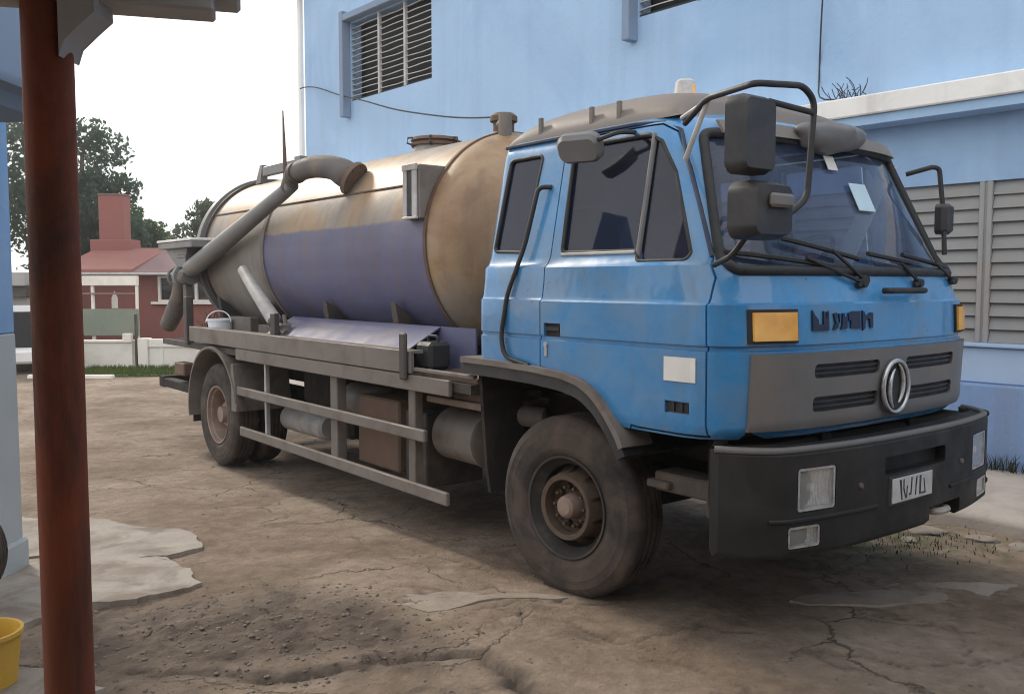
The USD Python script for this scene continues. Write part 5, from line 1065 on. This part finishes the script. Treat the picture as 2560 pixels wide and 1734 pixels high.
obj('wall_cap', bx(-1.3, -1.18, -0.05, 0.05, 0.641, 0.76, 0.01), 'cream_paint', gw); obj('wall_cap', bx(-0.12, 0.08, -0.05, 0.05, 0.641, 0.78, 0.01), 'cream_paint', gw)
kb = obj('far_kerb', bx(-9.6, -7.9, 18.0, 18.12, -0.2, -0.05, 0.02), 'cream_paint', kind='structure', label='short pale kerb at the far edge of the yard')
fs = obj('far_verge', prism_z(Polygon([(-9.0, 18.3), (-3.0, 18.4), (-3.0, 19.9), (-9.6, 19.9)]), -0.2, -0.095), 'grass_blade', kind='structure', label='grass verge before the garden wall', smooth=False)
obj('verge_grass', blades(5000, lambda r: (r.uniform(-9.1, -3.5), r.uniform(18.35, 19.85), -0.10), 0.11, 0.012, 9), 'grass_blade', kind='stuff', smooth=False, label='green grass along the verge before the garden wall', cat='grass')
sh = thing('grey_shed', (-13.6, 24.0, -0.12), 0, 'grey shed with stepped roof beyond the white van', 'shed')
obj('wall', bx(-2.5, 0.9, 0, 3, 0, 1.5, 0.01), 'grey_shed', sh); obj('roof', bx(-2.7, 1.0, -0.3, 3.2, 1.8, 2.15, 0.02), 'grey_shed', sh); obj('fascia', bx(-2.65, 0.95, -0.2, 3.1, 1.501, 1.799, 0.02), 'steel_dark', sh)
# white van seen from behind
vn = thing('white_van', (-10.15, 18.8, -0.12), 28, 'small white van with dark rear window parked beyond the rusty pole', 'van')
sec = Polygon([(-0.80, 0.25), (0.80, 0.25), (0.82, 0.75), (0.78, 0.95), (0.66, 1.36), (0.5, 1.42), (-0.5, 1.42), (-0.66, 1.36), (-0.78, 0.95), (-0.82, 0.75)])
vb = prism_y(sec, 0, 3.4); vv = vb.vertices; vv[:, 1] += np.where(vv[:, 1] < 0.1, (vv[:, 2] - 0.25) * 0.15, 0); vv[:, 2] = np.where((vv[:, 1] > 3) & (vv[:, 2] > 0.9), 0.9 + (vv[:, 2] - 0.9) * 0.35, vv[:, 2])
obj('body', vb, 'car_white', vn, 25)
obj('rear_window', prism_y(Polygon([(-0.66, 0.84), (0.66, 0.84), (0.60, 1.27), (-0.60, 1.27)]), 0.06, 0.13), 'far_glass', vn, False)
obj('rear_window_back', xf(prism_y(Polygon([(-0.70, 0.55), (0.70, 0.55), (0.62, 1.29), (-0.62, 1.29)]), 0, 0.05), (0, 0.035, 0), rx=-0.0), 'seal', vn, False)
obj('rear_bumper', bx(-0.83, 0.83, -0.10, 0.12, 0.22, 0.50, 0.05), 'car_white', vn)
for s in (-1, 1):
    obj('tail_lamp', bx(s * 0.70, s * 0.81, -0.012, 0.1, 0.55, 0.80, 0.02), 'red_wall', vn)
    for y in (0.6, 2.7): obj('wheel', xf(tyre_mesh(0.29, 0.17, 0, 32), (s * 0.70, y, 0.29), rz=math.pi / 2), 'rubber', vn)

# trees
def tree(loc, h, rx, rz, n, leaf, seed, label, lm='leaf_teal', clumps=16, zc=None, category='tree'):
    r = np.random.default_rng(seed); p = thing(category.replace(' ', '_') if category != 'tree' else 'leafy_tree', loc, 0, label, category, 'trees beyond the yard')
    zc = zc or h * 0.62
    cs = []
    for k in range(clumps):
        d = r.normal(0, 1, 3); d /= np.linalg.norm(d); f = r.uniform(0.35, 0.92)
        cs.append((np.array([d[0] * rx * f, d[1] * rx * f, zc + d[2] * rz * f]), r.uniform(0.26, 0.46) * min(rx, rz)))
    limbs = [tube([(0, 0, -0.3), (0.05, 0, h * 0.3), (0, 0.05, h * 0.55)], [h * 0.032, h * 0.022, h * 0.014], 8)]
    for c_, rad in cs[:9]: limbs.append(tube([(0, 0, h * 0.25 + r.uniform(0, h * 0.2)), c_ * np.array([.5, .5, 1]) - np.array([0, 0, rz * 0.2]), c_], [h * 0.012, h * 0.008, h * 0.003], 5))
    obj('trunk', cat(limbs), 'bark', p, True)
    V, Fc = [], []
    per = int(n * 0.7) // clumps
    for c_, rad in cs:
        d = r.normal(0, 1, (per, 3)); d /= np.linalg.norm(d, axis=1, keepdims=True); pos = c_ + d * rad * r.uniform(0.45, 1.15, (per, 1)) * np.array([1.15, 1.15, 0.9])
        for q_ in pos:
            u_ = r.normal(0, 1, 3); u_ /= np.linalg.norm(u_); w_ = np.cross(u_, r.normal(0, 1, 3)); w_ /= np.linalg.norm(w_); s = leaf * r.uniform(0.6, 1.4); o = len(V)
            V += [q_ - u_ * s, q_ + w_ * s * 0.45, q_ + u_ * s, q_ - w_ * s * 0.45]; Fc += [(o, o + 1, o + 2), (o, o + 2, o + 3)]
    obj('crown', trimesh.Trimesh(np.array(V), np.array(Fc), process=False), lm, p, False)
tree((-17.6, 34, -0.1), 9.8, 2.7, 4.5, 12000, 0.13, 1, 'tall dark tree at far left behind the rusty pole', clumps=28, zc=5.0)
tree((-15.5, 33, -0.1), 8.6, 1.9, 3.6, 14000, 0.11, 2, 'dark teal tree sloping down beside the pole, above the red house', clumps=22, zc=4.2)
tree((-15.2, 36, -0.1), 5.8, 1.5, 2.4, 5000, 0.13, 3, 'lower dark tree behind the red tower', clumps=16, zc=3.5)
tree((-16.2, 40, -0.1), 5.4, 1.5, 2.1, 5500, 0.12, 4, 'small round tree right of the red tower', 'leaf_green', clumps=18, zc=3.3)
tree((-18.0, 48, -0.1), 5.6, 2.9, 1.8, 7000, 0.14, 5, 'distant pale green tree in the gap of sky between tower and tank', 'leaf_far', clumps=20, zc=3.5)
tree((-12.6, 38, -0.1), 5.6, 1.2, 2.5, 4500, 0.12, 6, 'tree half hidden by the rear of the tank', 'leaf_far', clumps=16, zc=3.0)
tree((-18.5, 29, -0.1), 3.2, 2.5, 1.8, 5000, 0.10, 7, 'low bushy shrub above the grey shed at the left edge', 'leaf_green', clumps=14, zc=1.8, category='shrub')
tree((-15.2, 45, -0.1), 4.4, 3.0, 1.7, 5000, 0.14, 8, 'wide distant tree low behind the red house roof', 'leaf_far', clumps=18, zc=2.4)
# the porch overhead and wall behind, both out of frame, added for their shade
pr = thing('unseen_porch_roof', (0, 0, 0), 0, 'unseen porch roof and back wall added to shade the yard and truck front', 'roof')
obj('roof_sheet', bx(-6.0, 7.0, -5.5, 1.85, 2.75, 2.79), 'eave_grey', pr, False)
obj('unseen_back_wall', bx(-6.0, 7.0, -5.7, -5.5, -0.2, 3.6), 'left_wall', pr, False)
for x in (-3.4, 1.6, 4.2): obj('rafter', bx(x, x + 0.08, -5.5, 1.8, 2.63, 2.749, 0.004), 'eave_grey', pr)
# thin haze added to pale the far trees, standing for lens glare
usdkit.material(stage, '/World/Looks/air', {'v': ('principled_volume', {'color': (0.92, 0.95, 0.96), 'density': 0.0012, 'anisotropy': 0.6})}, [], volume='v.volume')
obj('haze', bx(-420, 420, -210, 620, -1.4, 12.5), 'air', None, False, label='thin haze added to pale the far trees', cat='haze', kind='stuff')
